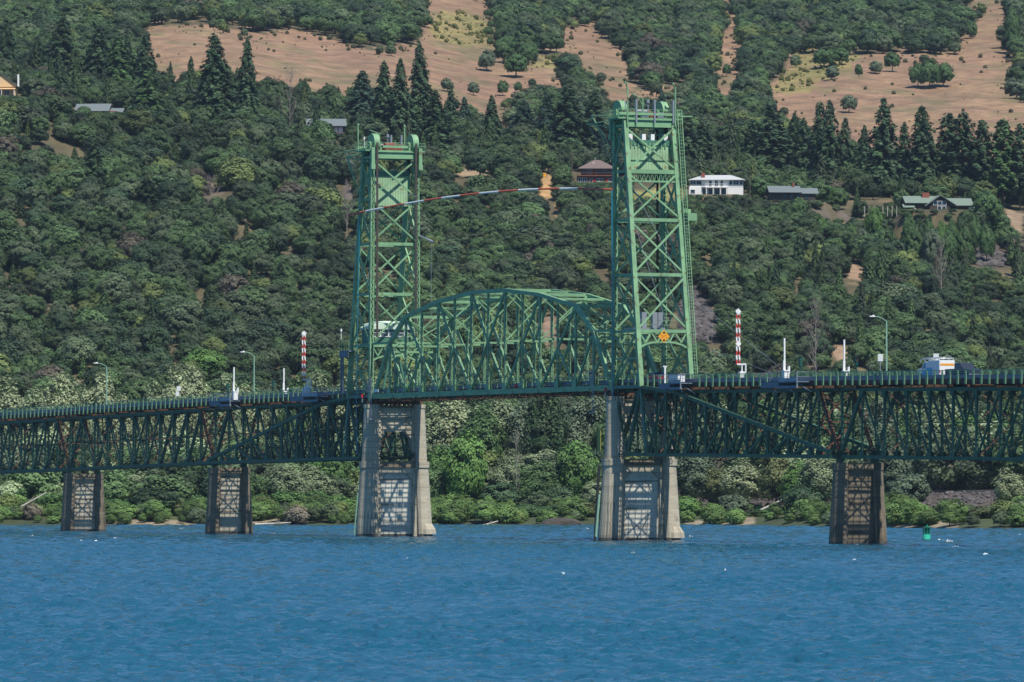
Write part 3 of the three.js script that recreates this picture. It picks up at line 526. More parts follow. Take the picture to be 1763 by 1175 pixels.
platformAt(-28, -17.5, -1, 'blue-grey platform under the striped barrier left of the left tower');
platformAt(101, 109, 1, 'platform on the far railing under the right striped barrier');
// raised barrier with red and white slanting stripes: two parallel arms, boards across
function stripedGate(t, w, label) {
  const g = bthing('striped_barrier', label, 'barrier gate', t, R(t) - 1.1, w, 'striped barrier gates standing open'), y = R(t) - 1.1, h = t < 0 ? 7.0 : 7.1, z = -w, b = y + 2.4;
  part(new MB().box(t - .45, y, z - .55, t + .45, y + 1.15, z + .45).box(t - .3, y + 1.15, z - .4, t + .3, y + 1.5, z + .3), 'housing', M.white, g);
  const L = w > 0 ? 1 : 1; part(new MB().box(t - .1, y + .9, z - .75, t + .1, y + 2.5, z - .6).box(t - .1, y + 1.2, z - .2, t + .1, y + 2.5, z - .06).box(t - .1, y + 2.35, z - .75, t + .1, y + 2.55, z + .6), 'bracket', M.white, g);
  for (const dz of [.22, .62]) for (let k = 0; k < 12; k++) { const y0 = b + k * h / 12, y1 = b + (k + 1) * h / 12, zz = z + dz; const m = new MB(), sl = .14; for (const dt of [-.06, .06]) m.quad(V3(t + dt, y0 - sl, zz - .1), V3(t + dt, y0 + sl, zz + .1), V3(t + dt, y1 + sl, zz + .1), V3(t + dt, y1 - sl, zz - .1)); for (const q of [-.1, .1]) { const o = q < 0 ? -sl : sl; m.quad(V3(t - .06, y0 + o, zz + q), V3(t + .06, y0 + o, zz + q), V3(t + .06, y1 + o, zz + q), V3(t - .06, y1 + o, zz + q)); } part(m, 'arm_board', k % 2 ? M.white : M.red, g); }
  const rg = new MB(); for (let k = 0; k <= 6; k++) rg.box(t - .04, b + k * h / 6 - .04, z + .22, t + .04, b + k * h / 6 + .04, z + .62); part(rg, 'rung', M.white, g);
  for (const yy of t > 0 ? [b + h - .2, b + h * .38] : [b + h - .1]) { const d = new MB(), c = V3(t + .1, yy, z + .42), s = .42; d.quad(c.clone().add(V3(0, s, 0)), c.clone().add(V3(0, 0, s)), c.clone().add(V3(0, -s, 0)), c.clone().add(V3(0, 0, -s))); d.quad(c.clone().add(V3(.03, s, 0)), c.clone().add(V3(.03, 0, -s)), c.clone().add(V3(.03, -s, 0)), c.clone().add(V3(.03, 0, s))); part(d, 'diamond_plate', M.white, g, 'white diamond plate'); }
  part(new MB().cyl(V3(t, b + h, z + .42), V3(t, b + h + .25, z + .42), .09, .06, 8), 'tip_lamp', M.dark, g);
}
stripedGate(tAt(1276, 3.8), 3.8, 'raised red and white striped barrier right of the right tower');
stripedGate(tAt(527, -4.2), -4.2, 'raised red and white striped barrier left of the left tower');
function thinGate(px, w, hgt, label) {
  const t = tAt(px, w), y = R(t) - 1.1, z = -w, g = bthing('warning_gate', label, 'barrier gate', t, y, w, 'thin white warning gates standing open');
  part(new MB().box(t - .35, y, z - .35, t + .35, y + 1.25, z + .35).box(t - .4, y + 1.25, z - .4, t + .4, y + 1.4, z + .4), 'housing', M.white, g);
  part(new MB().box(t - .09, y + 1.4, z + .05, t + .09, y + 2.6, z + .35).box(t - .16, y + 1.0, z - .55, t + .16, y + 1.9, z - .35), 'hinge', M.white, g);
  part(new MB().box(t - .06, y + 2.2, z + .06, t + .06, y + hgt, z + .26), 'arm', M.white, g, 'thin upright white arm');
}
thinGate(1353, -4.2, 5.4, 'raised thin white gate arm nearer the right tower of two right of it');
thinGate(1456, 3.9, 5.3, 'raised thin white gate arm beside the lit traffic signal');
thinGate(404, -4.2, 5.0, 'raised thin white gate arm just left of the middle lamp post');
thinGate(490, 3.9, 4.9, 'raised thin white gate arm just left of the left striped barrier');
{ const t = 101.5, y = R(t) - 1.1, g = bthing('equipment_cabinet', 'white cabinet on the platform beside the right tower', 'cabinet', t, y, -4.2); part(new MB().box(t - 1.4, y + .1, 3.7, t + 1.4, y + 1.05, 4.7), 'body', M.white, g); part(new MB().box(t - 1.5, y + 1.05, 3.6, t + 1.5, y + 1.13, 4.8), 'lid', M.galv, g); part(new MB().box(t - 3.2, y, 4.3, t - 3, y + 2.2, 4.5).box(t - 3.2, y + 2.1, 4.1, t - 3, y + 2.25, 4.7), 'pole', M.white, g); }
function lampPost(px, topY, arm, label) {
  const w = 3.35, t = tAt(px, w), y = R(t) - 1.3, z = -w, g = bthing('street_lamp', label, 'street lamp', t, y, w, 'curved-arm lamp posts on the far railing');
  part(new MB().cyl(V3(t, y, z), V3(t, topY - .35, z), .12, .09, 10), 'pole', M.steelPale, g);
  part(new MB().path([V3(t, topY - .4, z), V3(t, topY - .12, z + arm * .2), V3(t, topY + .12, z + arm * .5), V3(t, topY + .2, z + arm * .8)], .055, 8), 'arm', M.steelPale, g);
  const a = V3(t, topY + .2, z + arm * .78); part(new MB().box(a.x - .14, a.y - .06, a.z, a.x + .14, a.y + .07, a.z + .75).box(a.x - .05, a.y + .07, a.z + .1, a.x + .05, a.y + .18, a.z + .3), 'lamp_head', M.white, g);
}
lampPost(1527, 28.1, 2.1, 'tall curved lamp post near the vehicles at the right');
lampPost(437, 28, 2.0, 'curved lamp post between the left tower and the short piers');
lampPost(183, 27.5, 2.0, 'curved lamp post above the farthest pier, leftmost of all');
function signal(px, w, lit, label) {
  const t = tAt(px, w), y = R(t) - 1.1, z = -w, g = bthing('traffic_signal', label, 'traffic signal', t, y, w, 'traffic signals on the bridge');
  part(new MB().cyl(V3(t, y, z), V3(t, y + 2.1, z), .09, .09, 8), 'pole', M.sigGreen, g);
  part(new MB().box(t - .16, y + 2.0, z - .17, t + .16, y + 3.15, z + .17), 'housing', M.sigGreen, g);
  const d = lit ? 1 : -1;
  [M.redLamp, M.amber, M.cyan].forEach((m, i) => { const c = V3(t + d * .17, y + 2.95 - i * .37, z), f = new THREE.CircleGeometry(.13, 14).rotateY(d * Math.PI / 2); f.translate(c.x, c.y, c.z); part(f, 'lens', m, g, ['red lens', 'amber lens', 'green lens'][i]); part(new MB().box(c.x - .02 * d, c.y + .13, z - .15, c.x + .2 * d, c.y + .15, z + .15), 'visor', M.sigGreen, g); });
}
signal(1379, 3.4, false, 'dark green traffic signal seen from behind, between the white gate arms');
signal(1475, 3.4, true, 'traffic signal with red, amber and green lenses facing the camera');
signal(392, 3.4, false, 'dark green traffic signal left of the nearer thin gate on the left');
signal(471, 3.4, false, 'dark green traffic signal behind the railing near the left striped barrier');
function sign(px, w, h, sw, sh, label, extra) {
  const t = tAt(px, w), y = R(t) - 1.4, z = -w, g = bthing('road_sign', label, 'road sign', t, y, w, 'white road signs seen from the back');
  part(new MB().box(t - .04, y, z - .04, t + .04, y + h, z + .04), 'post', M.galv, g);
  part(new MB().box(t + .045, y + h - sh, z - sw / 2, t + .075, y + h, z + sw / 2), 'panel', M.signBack, g);
  if (extra) part(new MB().box(t + .045, y + h - sh * 2.1, z - sw * .1, t + .075, y + h - sh * 1.15, z + sw * .75), 'lower_panel', M.signBack, g);
  else part(new MB().path([V3(t, y + 1.3, z), V3(t + 2, y + .55, z)], .035, 5).path([V3(t, y + 1.35, z), V3(t + 2, y + 1.35, z)], .035, 5), 'brace', M.galv, g);
}
sign(1516, -3.3, 3.5, .72, .88, 'small white sign on the near railing beside the tall lamp post');
sign(1612, 3.4, 3.6, .75, .85, 'white square sign standing behind the white truck');
sign(307, 3.4, 3.6, .72, .75, 'pair of white sign panels on one post at the left', true);
{ // warning board on the right tower's portal
  const t = 90.2, y = 27.05, w = -.55, g = bthing('warning_board', 'yellow diamond board with black diamonds on the right tower', 'warning sign', t, y, w), q = (dy, dw, x) => L3(t + x, y + dy, w + dw), s = .86;
  const d = new MB(); for (const x of [0, .06]) d.quad(q(s, 0, x), q(0, s, x), q(-s, 0, x), q(0, -s, x)); const c = [[s, 0], [0, s], [-s, 0], [0, -s]]; for (let k = 0; k < 4; k++) { const a = c[k], b = c[(k + 1) % 4]; d.quad(q(a[0], a[1], 0), q(b[0], b[1], 0), q(b[0], b[1], .06), q(a[0], a[1], .06)); }
  part(d, 'board', M.yellow, g);
  for (const oy of [.5, -.5]) { const b = new MB(), r = .2; b.quad(q(oy + r, 0, .068), q(oy, r, .068), q(oy - r, 0, .068), q(oy, -r, .068)); part(b, 'black_diamond', M.black, g, 'black diamond mark'); }
  const b = new MB(); for (const [oy, ow] of [[.12, -.36], [-.02, -.1], [.1, .2], [-.14, .4], [-.16, -.3]]) b.quad(q(oy + .07, ow, .068), q(oy, ow + .12, .068), q(oy - .07, ow, .068), q(oy, ow - .12, .068)); part(b, 'worn_mark', M.redLamp, g, 'worn red marking');
  part(new MB().beam(L3(t - .4, 27.8, w), L3(t + .01, 27.3, w), .1, .1), 'bracket', M.steel, g);
}
{ // channel lights and fittings on the piers
  for (const [t, lab] of [[79.9, 'red channel lamp on the right lift pier'], [-2.6, 'red channel lamp on the left lift pier']]) { const w = -4.2, y = t > 0 ? 19.3 : 19.6, g = bthing('channel_lamp', lab, 'lamp', t, y, w, 'red channel lamps on the lift piers'); part(new MB().cyl(L3(t, y, w), L3(t, y + .7, w), .12, .1, 8), 'stem', M.galv, g); part(new MB().cyl(L3(t, y + .7, w), L3(t, y + 1.15, w), .22, .17, 10), 'lens', M.redLamp, g); }
  for (const [t, lab] of [[76.7, 'grey access ladder hanging beside the right lift pier'], [1.2, 'grey access ladder with white board beside the left lift pier']]) { const g = bthing('access_ladder', lab, 'ladder', t, 17, -4.6, 'grey access ladders at the lift piers'), m = new MB(); for (const s of [-.25, .25]) m.box(t + s - .03, 17.2, 4.5, t + s + .03, 22.9, 4.55); for (let k = 0; k < 16; k++) m.box(t - .25, 17.4 + k * .34, 4.52, t + .25, 17.45 + k * .34, 4.58); m.box(t - .5, 17, 4.3, t + .5, 17.15, 4.9); part(m, 'rails', M.galv, g); const c = new MB(); for (let k = 0; k < 5; k++) c.box(t - 1.9 + k * .4, 21, 4.4, t - 1.85 + k * .4, 22.7, 4.45); c.box(t - 2, 22.6, 4.38, t + .3, 22.68, 4.46).box(t - 2, 21.8, 4.38, t + .3, 21.85, 4.46); part(c, 'cage_rail', M.galv, g); if (t < 10) part(new MB().box(t + .8, 20.95, 4.4, t + 2.6, 21.4, 4.46), 'board', M.white, g); }
  const g = bthing('fender_pole', 'pale green pole leaning against the right lift pier at the waterline', 'pole', 79.2, 0, -6.9); const fa = tAt(1023, -6.5), fb = tAt(1031.5, -5.7); part(new MB().path([L3(tAt(1026, -6.3), .6, -6.3), L3(tAt(1032, -5.9), 6.2, -5.9)], .16, 8), 'upper_pole', M.steelPale, g); part(new MB().path([L3(fa, -1.5, -6.5), L3(fb, 10, -5.7)], .2, 8), 'timber_pile', M.dark, g, 'dark timber pile');
  const g2 = bthing('fender_pole', 'pale green pole leaning against the left lift pier at the waterline', 'pole', -3, 0, -6.5); part(new MB().path([L3(tAt(609.5, -6.3), .3, -6.3), L3(tAt(616, -6), 6.4, -6)], .1, 8), 'pole', M.steelPale, g2);
  const g3 = bthing('clearance_gauge', 'narrow yellow clearance board on the right lift pier', 'gauge board', 79.8, 12, -5); part(new MB().box(79.2, 11.9, 5.1, 80.4, 14.7, 5.2), 'board', M.gauge, g3); part(new MB().box(79.3, 11.5, 5.2, 79.4, 14.8, 5.26), 'batten', M.dark, g3);
}
// ---------- vehicles ----------
function extrude(pts, z0, z1, bevel = .06) { const s = new THREE.Shape(); pts.forEach(([x, y], i) => i ? s.lineTo(x, y) : s.moveTo(x, y)); s.closePath(); const g = new THREE.ExtrudeGeometry(s, { depth: z1 - z0 - 2 * bevel, bevelEnabled: true, bevelSize: bevel, bevelThickness: bevel, bevelSegments: 2, steps: 1 }); g.translate(0, 0, z0 + bevel); return g; }
function wheels(g, xs, hw, r) { for (const x of xs) for (const s of [-1, 1]) { const w = new THREE.Mesh(new THREE.CylinderGeometry(r, r, .26, 20).rotateX(Math.PI / 2), M.tyre); w.name = 'wheel'; w.position.set(x, r, s * (hw - .12)); g.add(w); const h = new THREE.Mesh(new THREE.CylinderGeometry(r * .58, r * .58, .28, 14).rotateX(Math.PI / 2), M.galv); h.name = 'hub'; w.add(h); } }
function vehicle(name, label, cat, t, w, dir) { const g = new THREE.Group(); g.name = name; g.position.copy(toWorld(t, R(t) - 1.08, w)); g.rotation.y = -AL + (dir < 0 ? Math.PI : 0); scene.add(g); return tag(g, label, cat); }
const vp = (g, name, geo, mat, label) => { const m = new THREE.Mesh(geo.geo ? geo.geo() : geo, mat); m.name = name; m.castShadow = m.receiveShadow = true; if (label) m.userData.label = label; g.add(m); return m; };
{ // white utility truck driving away (nose towards -t)
  const g = vehicle('utility_truck', 'white utility truck with box body and roof rack, driving away', 'truck', tAt(1611, 1.45), 1.45, -1);
  vp(g, 'chassis', new MB().box(-2.9, .45, -.8, 2.9, .75, .8), M.dark);
  vp(g, 'cab', extrude([[.5, .55], [2.75, .55], [2.85, .75], [2.8, 1.2], [2.55, 1.32], [1.75, 1.42], [1.05, 2.15], [.5, 2.2], [.45, 2.15]], -.98, .98), M.carWhite);
  for (const s of [-1, 1]) { vp(g, 'side_window', new MB().quad(V3(.62, 1.42, s * 1.0), V3(1.6, 1.42, s * 1.0), V3(1.05, 2.05, s * .99), V3(.62, 2.08, s * .99)), M.truckGlass); vp(g, 'side_reflection', new MB().box(-1.2, .62, s * 1.03, .38, 1.5, s * 1.06).box(.4, .62, s * .97, 1.5, 1.2, s * 1.0), M.truckSkyReflection, 'blue sky reflection painted on the shaded side'); }  // blue panels paint the sky's reflection onto the white truck's shaded side
  vp(g, 'windscreen', new MB().quad(V3(1.80, 1.45, -.85), V3(1.80, 1.45, .85), V3(1.13, 2.12, .8), V3(1.13, 2.12, -.8)), M.windshield);
  vp(g, 'body', extrude([[-2.95, .65], [.4, .65], [.4, 2.1], [-.2, 2.35], [-2.95, 2.35]], -1.05, 1.05, .04), M.carWhite);
  vp(g, 'rear_door', new MB().box(-3.0, .8, -.9, -2.96, 2.2, -.03).box(-3.0, .8, .03, -2.96, 2.2, .9), M.white);
  vp(g, 'rear_stripe', new MB().box(-3.02, 1.72, -.95, -3.005, 1.98, .95), M.amberStripe, 'orange and yellow stripe');
  const rk = new MB(); for (const z of [-.95, .95]) rk.beam(V3(-2.9, 2.62, z), V3(2.2, 2.62, z), .07, .07); for (const x of [-2.8, -1.6, -.4, .8, 2]) { rk.beam(V3(x, 2.62, -.95), V3(x, 2.62, .95), .06, .06, V3(1, 0, 0)); for (const z of [-.95, .95]) rk.box(x - .03, 2.15, z - .03, x + .03, 2.62, z + .03); } rk.beam(V3(-2.8, 2.72, -.3), V3(2.1, 2.72, -.3), .35, .1); vp(g, 'roof_rack', rk, M.white);
  vp(g, 'ladder', new MB().beam(V3(-2.7, 2.76, .4), V3(1.6, 2.76, .4), .08, .1).beam(V3(-2.7, 2.76, .75), V3(1.6, 2.76, .75), .08, .1), M.galv);
  vp(g, 'beacon', new MB().cyl(V3(-2.7, 2.35, .6), V3(-2.7, 2.95, .6), .06, .06, 8), M.galv);
  for (const s of [-1, 1]) vp(g, 'tail_lamp', new MB().box(-3.02, .85, s * .98 - .06, -2.99, 1.15, s * .98 + .06), M.redLamp);
  vp(g, 'bumper', new MB().box(-3.1, .5, -1, -2.95, .68, 1), M.galv);
  wheels(g, [-1.9, 1.85], .98, .4);
}
{ // dark pickup coming this way
  const g = vehicle('pickup_truck', 'dark blue-black pickup truck driving towards the camera', 'pickup', tAt(1660, -1.45), -1.45, 1);
  vp(g, 'body', extrude([[-2.85, .5], [2.75, .5], [2.9, .7], [2.88, 1.05], [2.7, 1.16], [1.25, 1.24], [-.6, 1.24], [-2.9, 1.22]], -.97, .97), M.carDark);
  vp(g, 'cabin', extrude([[-.75, 1.2], [1.35, 1.2], [.55, 1.86], [-.55, 1.9], [-.75, 1.8]], -.86, .86, .1), M.carDark);
  for (const s of [-1, 1]) { vp(g, 'side_window', new MB().quad(V3(-.6, 1.3, s * .87), V3(1.0, 1.3, s * .87), V3(.5, 1.76, s * .86), V3(-.55, 1.78, s * .86)), M.windshield); vp(g, 'headlight', new MB().box(2.86, .85, s * .75 - .15, 2.91, 1.02, s * .75 + .15), M.galv); vp(g, 'mirror', new MB().box(.85, 1.3, s * 1.0 - .08, 1, 1.48, s * 1.0 + .08), M.carDark); }
  vp(g, 'windscreen', new MB().quad(V3(1.36, 1.27, -.78), V3(1.36, 1.27, .78), V3(.66, 1.84, .72), V3(.66, 1.84, -.72)), M.windshield);
  vp(g, 'grille', new MB().box(2.88, .72, -.5, 2.915, 1.0, .5), M.galv); vp(g, 'bumper', new MB().box(2.85, .42, -.95, 3.02, .62, .95), M.galv);
  vp(g, 'bed', new MB().box(-2.8, 1.1, -.8, -.85, 1.235, .8), M.dark);
  wheels(g, [-1.75, 1.8], .95, .39);
}
{ const g = vehicle('red_car', 'red car half hidden by the railing under the right tower', 'car', tAt(1130, 1.3), 1.3, -1);
  vp(g, 'body', extrude([[-2.2, .35], [2.2, .35], [2.25, .65], [2.1, .82], [1.1, .92], [-1.6, .98], [-2.25, .9]], -.88, .88), M.carRed);
  vp(g, 'cabin', extrude([[-1.7, .92], [1.1, .9], [.4, 1.38], [-1.1, 1.42]], -.75, .75, .08), M.windshield);
  for (const s of [-1, 1]) vp(g, 'tail_lamp', new MB().box(-2.29, .65, s * .7 - .15, -2.25, .8, s * .7 + .15), M.redLamp);
  wheels(g, [-1.35, 1.4], .88, .32); }
{ // channel buoy
  const d = CAMH * FPX / (930 - UY), p = at(1595, 930, d), g = wthing('channel_buoy', 'green channel buoy floating right of the nearest short pier', 'buoy', V3(p.x, 0, p.z)); g.rotation.z = -.06;
  vp(g, 'hull', new MB().cyl(V3(0, -.8, 0), V3(0, .12, 0), .52, .55, 24).cyl(V3(0, .12, 0), V3(0, .75, 0), .55, .52, 24), M.buoy);
  vp(g, 'water_stain', new MB().cyl(V3(0, -.1, 0), V3(0, .1, 0), .556, .556, 24, false), M.dark);
  const c = new MB(); for (let k = 0; k < 8; k++) { const a = k / 8 * Math.PI * 2; c.cyl(V3(.46 * Math.cos(a), .74, .46 * Math.sin(a)), V3(.53 * Math.cos(a), 1.75, .53 * Math.sin(a)), .05, .05, 6); } vp(g, 'cage', c, M.buoyDark);
  for (const [a, lab] of [[.4, 0], [2.5, 0], [4.6, 0]]) vp(g, 'radar_panel', new MB().beam(V3(0, .8, 0), V3(0, 1.7, 0), .85, .05, V3(Math.cos(a), 0, Math.sin(a))), M.buoyDark);
  vp(g, 'top_ring', new MB().cyl(V3(0, 1.72, 0), V3(0, 1.85, 0), .56, .56, 20), M.buoyDark); vp(g, 'lantern', new MB().cyl(V3(0, 1.85, 0), V3(0, 2.1, 0), .1, .08, 8), M.buoyDark);
}
// ---------- terrain ----------
const US = [0, 300, 620, 880, 1230, 1620, 1763], DS = [1400, 1600, 1800, 1900, 2000, 2100, 2250, 2400, 2600, 2900, 3300];
const YT = { 0: [823, 470, 190, 160, 125, 95, 50, 15, -40, -110, -180], 300: [823, 500, 235, 195, 150, 105, 45, 0, -50, -115, -180], 620: [823, 530, 292, 243, 192, 142, 80, 30, -30, -100, -170], 880: [823, 540, 305, 268, 230, 192, 130, 72, 2, -80, -150], 1230: [823, 555, 337, 305, 270, 225, 160, 95, 20, -70, -140], 1620: [823, 570, 358, 325, 288, 238, 160, 85, 5, -80, -150], 1763: [823, 580, 372, 335, 295, 240, 160, 85, 0, -85, -150] };
const elevOf = (y, d) => CAMH + (UY - y) * d / FPX;
function rowElev(u, d) { const ys = YT[u]; let k = 0; while (k < DS.length - 2 && d > DS[k + 1]) k++; const q = clamp((d - DS[k]) / (DS[k + 1] - DS[k]), 0, 1); return lerp(elevOf(ys[k], DS[k]), elevOf(ys[k + 1], DS[k + 1]), q); }
function highElev(u, d) { const c = clamp(u, 0, 1763); let k = 0; while (k < US.length - 2 && c > US[k + 1]) k++; const q = (c - US[k]) / (US[k + 1] - US[k]), s = q * q * (3 - 2 * q); return lerp(rowElev(US[k], d), rowElev(US[k + 1], d), s); }
const shoreD = u => lerp(1208, 1082, sstep(1150, 1763, u)) + 14 * (fbm(u / 90, 3.3, 3) - .5) - (u < 600 ? 10 : 0);
const LQ = [[-80, -4], [-6, -.5], [0, 0], [5, .5], [14, 1.5], [45, 2.6], [58, 3.2], [70, 6.2], [86, 6.3], [96, 5.2], [130, 5.6], [200, 9], [330, 11]];
function lowElev(q) { let k = 0; while (k < LQ.length - 2 && q > LQ[k + 1][0]) k++; const [a, b] = [LQ[k], LQ[k + 1]]; return lerp(a[1], b[1], clamp((q - a[0]) / (b[0] - a[0]), 0, 1)); }
const uOf = (x, d) => CX + FPX * x / d;
// level ground under the houses: [column, row of the base, distance, radius]
const PADS = [[1234, 337, 1803, 9], [1370, 346, 1793, 8], [1618, 363, 1753, 10], [1028, 318, 1833, 7], [10, 166, 1853, 7], [168, 200, 1843, 8], [560, 238, 1843, 8], [626, 200, 1932, 4]].map(([u, y, d, r]) => ({ x: (u - CX) / FPX * d, d, h: elevOf(y, d), r }));
function elev(x, d) {
  const u = uOf(x, d), q = d - shoreD(u), k = sstep(1320, 1470, d);
  let h = k < 1 ? lowElev(q) * (1 - k) : 0; if (k > 0) h += highElev(u, d) * k;
  const a = sstep(1380, 1560, d);
  if (a > 0) { const gully = (fbm(x / 46 + 7, d / 160, 4) - .48) * 17; h += a * (gully * (1 - .75 * sstep(1780, 1900, d)) + (fbm(x / 14, d / 14, 3) - .5) * 3); }
  else if (q > 8) h += (fbm(x / 9, d / 9, 3) - .5) * .8 * sstep(8, 20, q);
  if (d > 1700 && d < 2000) for (const p of PADS) { const e = Math.hypot(x - p.x, (d - p.d) * .8); if (e < p.r * 1.9) h = lerp(p.h, h, sstep(p.r, p.r * 1.9, e)); }
  return h;
}
const yPix = (x, d, h) => UY - (h - CAMH) * FPX / d;
function ground(u, yp, dMin = 1250, dMax = 3000) {                       // where the sight line through (u, yp) meets the land
  let prev = null; for (let d = dMin; d < dMax; d += 3) { const x = (u - CX) / FPX * d, y = yPix(x, d, elev(x, d)); if (y <= yp) return V3(x, elev(x, d), -d); } const x = (u - CX) / FPX * dMax; return V3(x, elev(x, dMax), -dMax);
}
const inPoly = (x, y, p) => { let c = false; for (let i = 0, j = p.length - 1; i < p.length; j = i++) if ((p[i][1] > y) !== (p[j][1] > y) && x < (p[j][0] - p[i][0]) * (y - p[i][1]) / (p[j][1] - p[i][1]) + p[i][0]) c = !c; return c; };
// dry meadows and bare slopes, outlined where they lie (column, row of the ground as seen from the far bank)
const MEADOW = [
  [[232, 62], [262, 42], [360, 40], [440, 55], [500, 48], [575, 66], [640, 86], [700, 76], [735, 45], [722, -20], [840, -20], [850, 30], [858, 80], [905, 108], [950, 95], [985, 118], [970, 150], [905, 160], [880, 230], [800, 190], [740, 190], [640, 160], [560, 160], [440, 140], [380, 130], [262, 120]],
  [[960, 45], [1010, 40], [1060, 80], [1090, 108], [1085, 150], [1130, 160], [1190, 130], [1200, 95], [1150, 175], [1050, 190], [1010, 130], [975, 95]],
  [[1232, -20], [1268, -20], [1262, 30], [1280, 75], [1278, 165], [1225, 160], [1235, 75], [1250, 40]],
  [[1320, 150], [1345, 118], [1385, 75], [1425, 55], [1400, 90], [1470, 95], [1540, 92], [1600, 96], [1650, 80], [1668, 35], [1660, -20], [1752, -20], [1736, 60], [1756, 110], [1740, 150], [1800, 190], [1800, 330], [1700, 320], [1640, 300], [1500, 260], [1440, 250], [1320, 190]],
];
const GREENISH = [[[745, 20], [800, 15], [845, 40], [850, 75], [790, 78], [745, 65]], [[1330, 150], [1380, 85], [1420, 60], [1480, 95], [1440, 130], [1360, 160]], [[915, 95], [950, 98], [950, 118], [915, 112]]];
const BARE = [ // rock and earth on the bluff: outline, colour
  [[[928, 302], [948, 302], [952, 340], [922, 342]], [.52, .33, .15], 'earth'], [[[952, 350], [962, 350], [966, 372], [956, 374]], [.48, .31, .16], 'earth'],
  [[[1178, 498], [1205, 500], [1232, 545], [1236, 590], [1190, 590], [1160, 560]], [.075, .062, .062], 'rock'], [[[1672, 402], [1700, 410], [1738, 450], [1728, 462], [1685, 460], [1676, 430]], [.07, .062, .064], 'rock'],
  [[[1396, 357], [1460, 366], [1468, 378], [1425, 375]], [.17, .14, .115], 'rock'], [[[1430, 588], [1455, 600], [1468, 622], [1438, 622]], [.36, .25, .17], 'earth'], [[[785, 290], [838, 288], [842, 302], [790, 305]], [.40, .30, .19], 'earth'],
  [[[1460, 455], [1490, 460], [1492, 482], [1462, 480]], [.40, .27, .18], 'earth'], [[[1730, 360], [1763, 365], [1763, 400], [1745, 395]], [.38, .28, .19], 'earth'], [[[930, 545], [955, 545], [955, 585], [935, 590]], [.32, .22, .16], 'earth'], [[[590, 320], [612, 322], [610, 345], [588, 340]], [.2, .17, .16], 'rock'],
  [[[1090, 325], [1175, 322], [1180, 345], [1090, 345]], [.30, .30, .10], 'earth'], [[[1490, 366], [1530, 366], [1532, 376], [1494, 376]], [.22, .21, .07], 'earth'], [[[350, 315], [378, 312], [380, 335], [352, 335]], [.34, .27, .2], 'earth'],
];
const isMeadow = (u, y) => MEADOW.some(p => inPoly(u, y, p)), isGreen = (u, y) => GREENISH.some(p => inPoly(u, y, p)), bareAt = (u, y) => BARE.find(b => inPoly(u, y, b[0]));
const groundTex = noiseTex(512, (x, y) => { const n = tileN(x, y, 9, 5), s = tileN(x, y * 3 % 1, 12, 3), c = tileN(x, y, 60, 2); const v = .62 + .34 * n + .14 * s + .18 * (c - .4); return [v * 1.02, v, v * .97]; });
{
  const us = [], ds = [];
  for (let u = -900; u < 2660; u += u > -120 && u < 1890 ? 7 : 45) us.push(u);
  for (let d = 1020; d < 3350;) { ds.push(d); d += d < 1330 ? 3 : d < 1480 ? 7 : d < 2300 ? 7 : 14; }
  const p = [], c = [], uv = [], idx = [];
  for (const d of ds) for (const u of us) {
    const x = (u - CX) / FPX * d, h = elev(x, d), q = d - shoreD(u), y = yPix(x, d, h);
    p.push(x, h, -d); uv.push(x / 42, d / 42);
    const n = fbm(x / 11 + 3, d / 11, 4), n2 = fbm(x / 60, d / 60 + 9, 3);
    let k = [.10 + .05 * n, .085 + .045 * n, .045 + .02 * n];             // leaf litter and dry grass under the trees
    if (q < 14) { const s = q > 1 && n > .42 && [[150, 350], [430, 512], [1180, 1300], [1525, 1650]].some(([a, b]) => u > a && u < b); k = s ? [.34, .29, .21] : [.055, .08, .028]; if (q < 1.5) k = [.07, .065, .05]; }
    else if (q < 50) k = [.07 + .05 * n, .10 + .04 * n, .03];
    else if (q < 74) k = [.085 + .06 * n, .07 + .05 * n, .062 + .045 * n]; else if (q < 92) k = [.11, .105, .10];
    const jx = (fbm(x / 16 + 40, d / 22, 3) - .5) * 34, jy = (fbm(x / 16, d / 22 + 70, 3) - .5) * 26;
    if (d > 1960 && (isMeadow(u + jx, y + jy * .6) || isMeadow(u + jx, y - 22 + jy * .6))) { const m = fbm(x / 26, d / 8 + 30, 5), r = .74 + .54 * m; k = [.325 * r, .210 * r * (1 + .18 * (n2 - .5)), .128 * r]; { const g = sstep(.5, .68, fbm(x / 13 + 70, d / 19, 4)) * .7; k = [lerp(k[0], .20, g), lerp(k[1], .18, g), lerp(k[2], .085, g)]; } if (isGreen(u + jx, y + jy)) { const g = .35 + .5 * n; k = [lerp(k[0], .30, g), lerp(k[1], .29, g), lerp(k[2], .08, g)]; } }
    else if (d > 1380 && d < 1960) { const b = bareAt(u + jx * .3, y + jy * .3); if (b) { const r = .7 + .6 * n; k = b[1].map(v => v * r); } else if (n > .58 && n2 > .5) k = [.20, .16, .085]; }
    else if (d > 1960 && n > .6) k = [.40, .28, .19];
    c.push(...k);
  }
  const nu = us.length; for (let j = 0; j < ds.length - 1; j++) for (let i = 0; i < nu - 1; i++) { const a = j * nu + i; idx.push(a, a + 1, a + nu, a + 1, a + nu + 1, a + nu); }
  const g = new THREE.BufferGeometry(); g.setAttribute('position', new THREE.Float32BufferAttribute(p, 3)); g.setAttribute('color', new THREE.Float32BufferAttribute(c, 3)); g.setAttribute('uv', new THREE.Float32BufferAttribute(uv, 2)); g.setIndex(idx); g.computeVertexNormals();
  const m = new THREE.Mesh(g, new THREE.MeshStandardMaterial({ vertexColors: true, roughness: .95, map: groundTex, bumpMap: groundTex, bumpScale: .7 })); m.name = 'hillside_terrain'; m.receiveShadow = m.castShadow = true; scene.add(tag(m, 'wooded bluff, dry tan meadows and river bank behind the bridge', 'hillside', null, 'structure'));
}
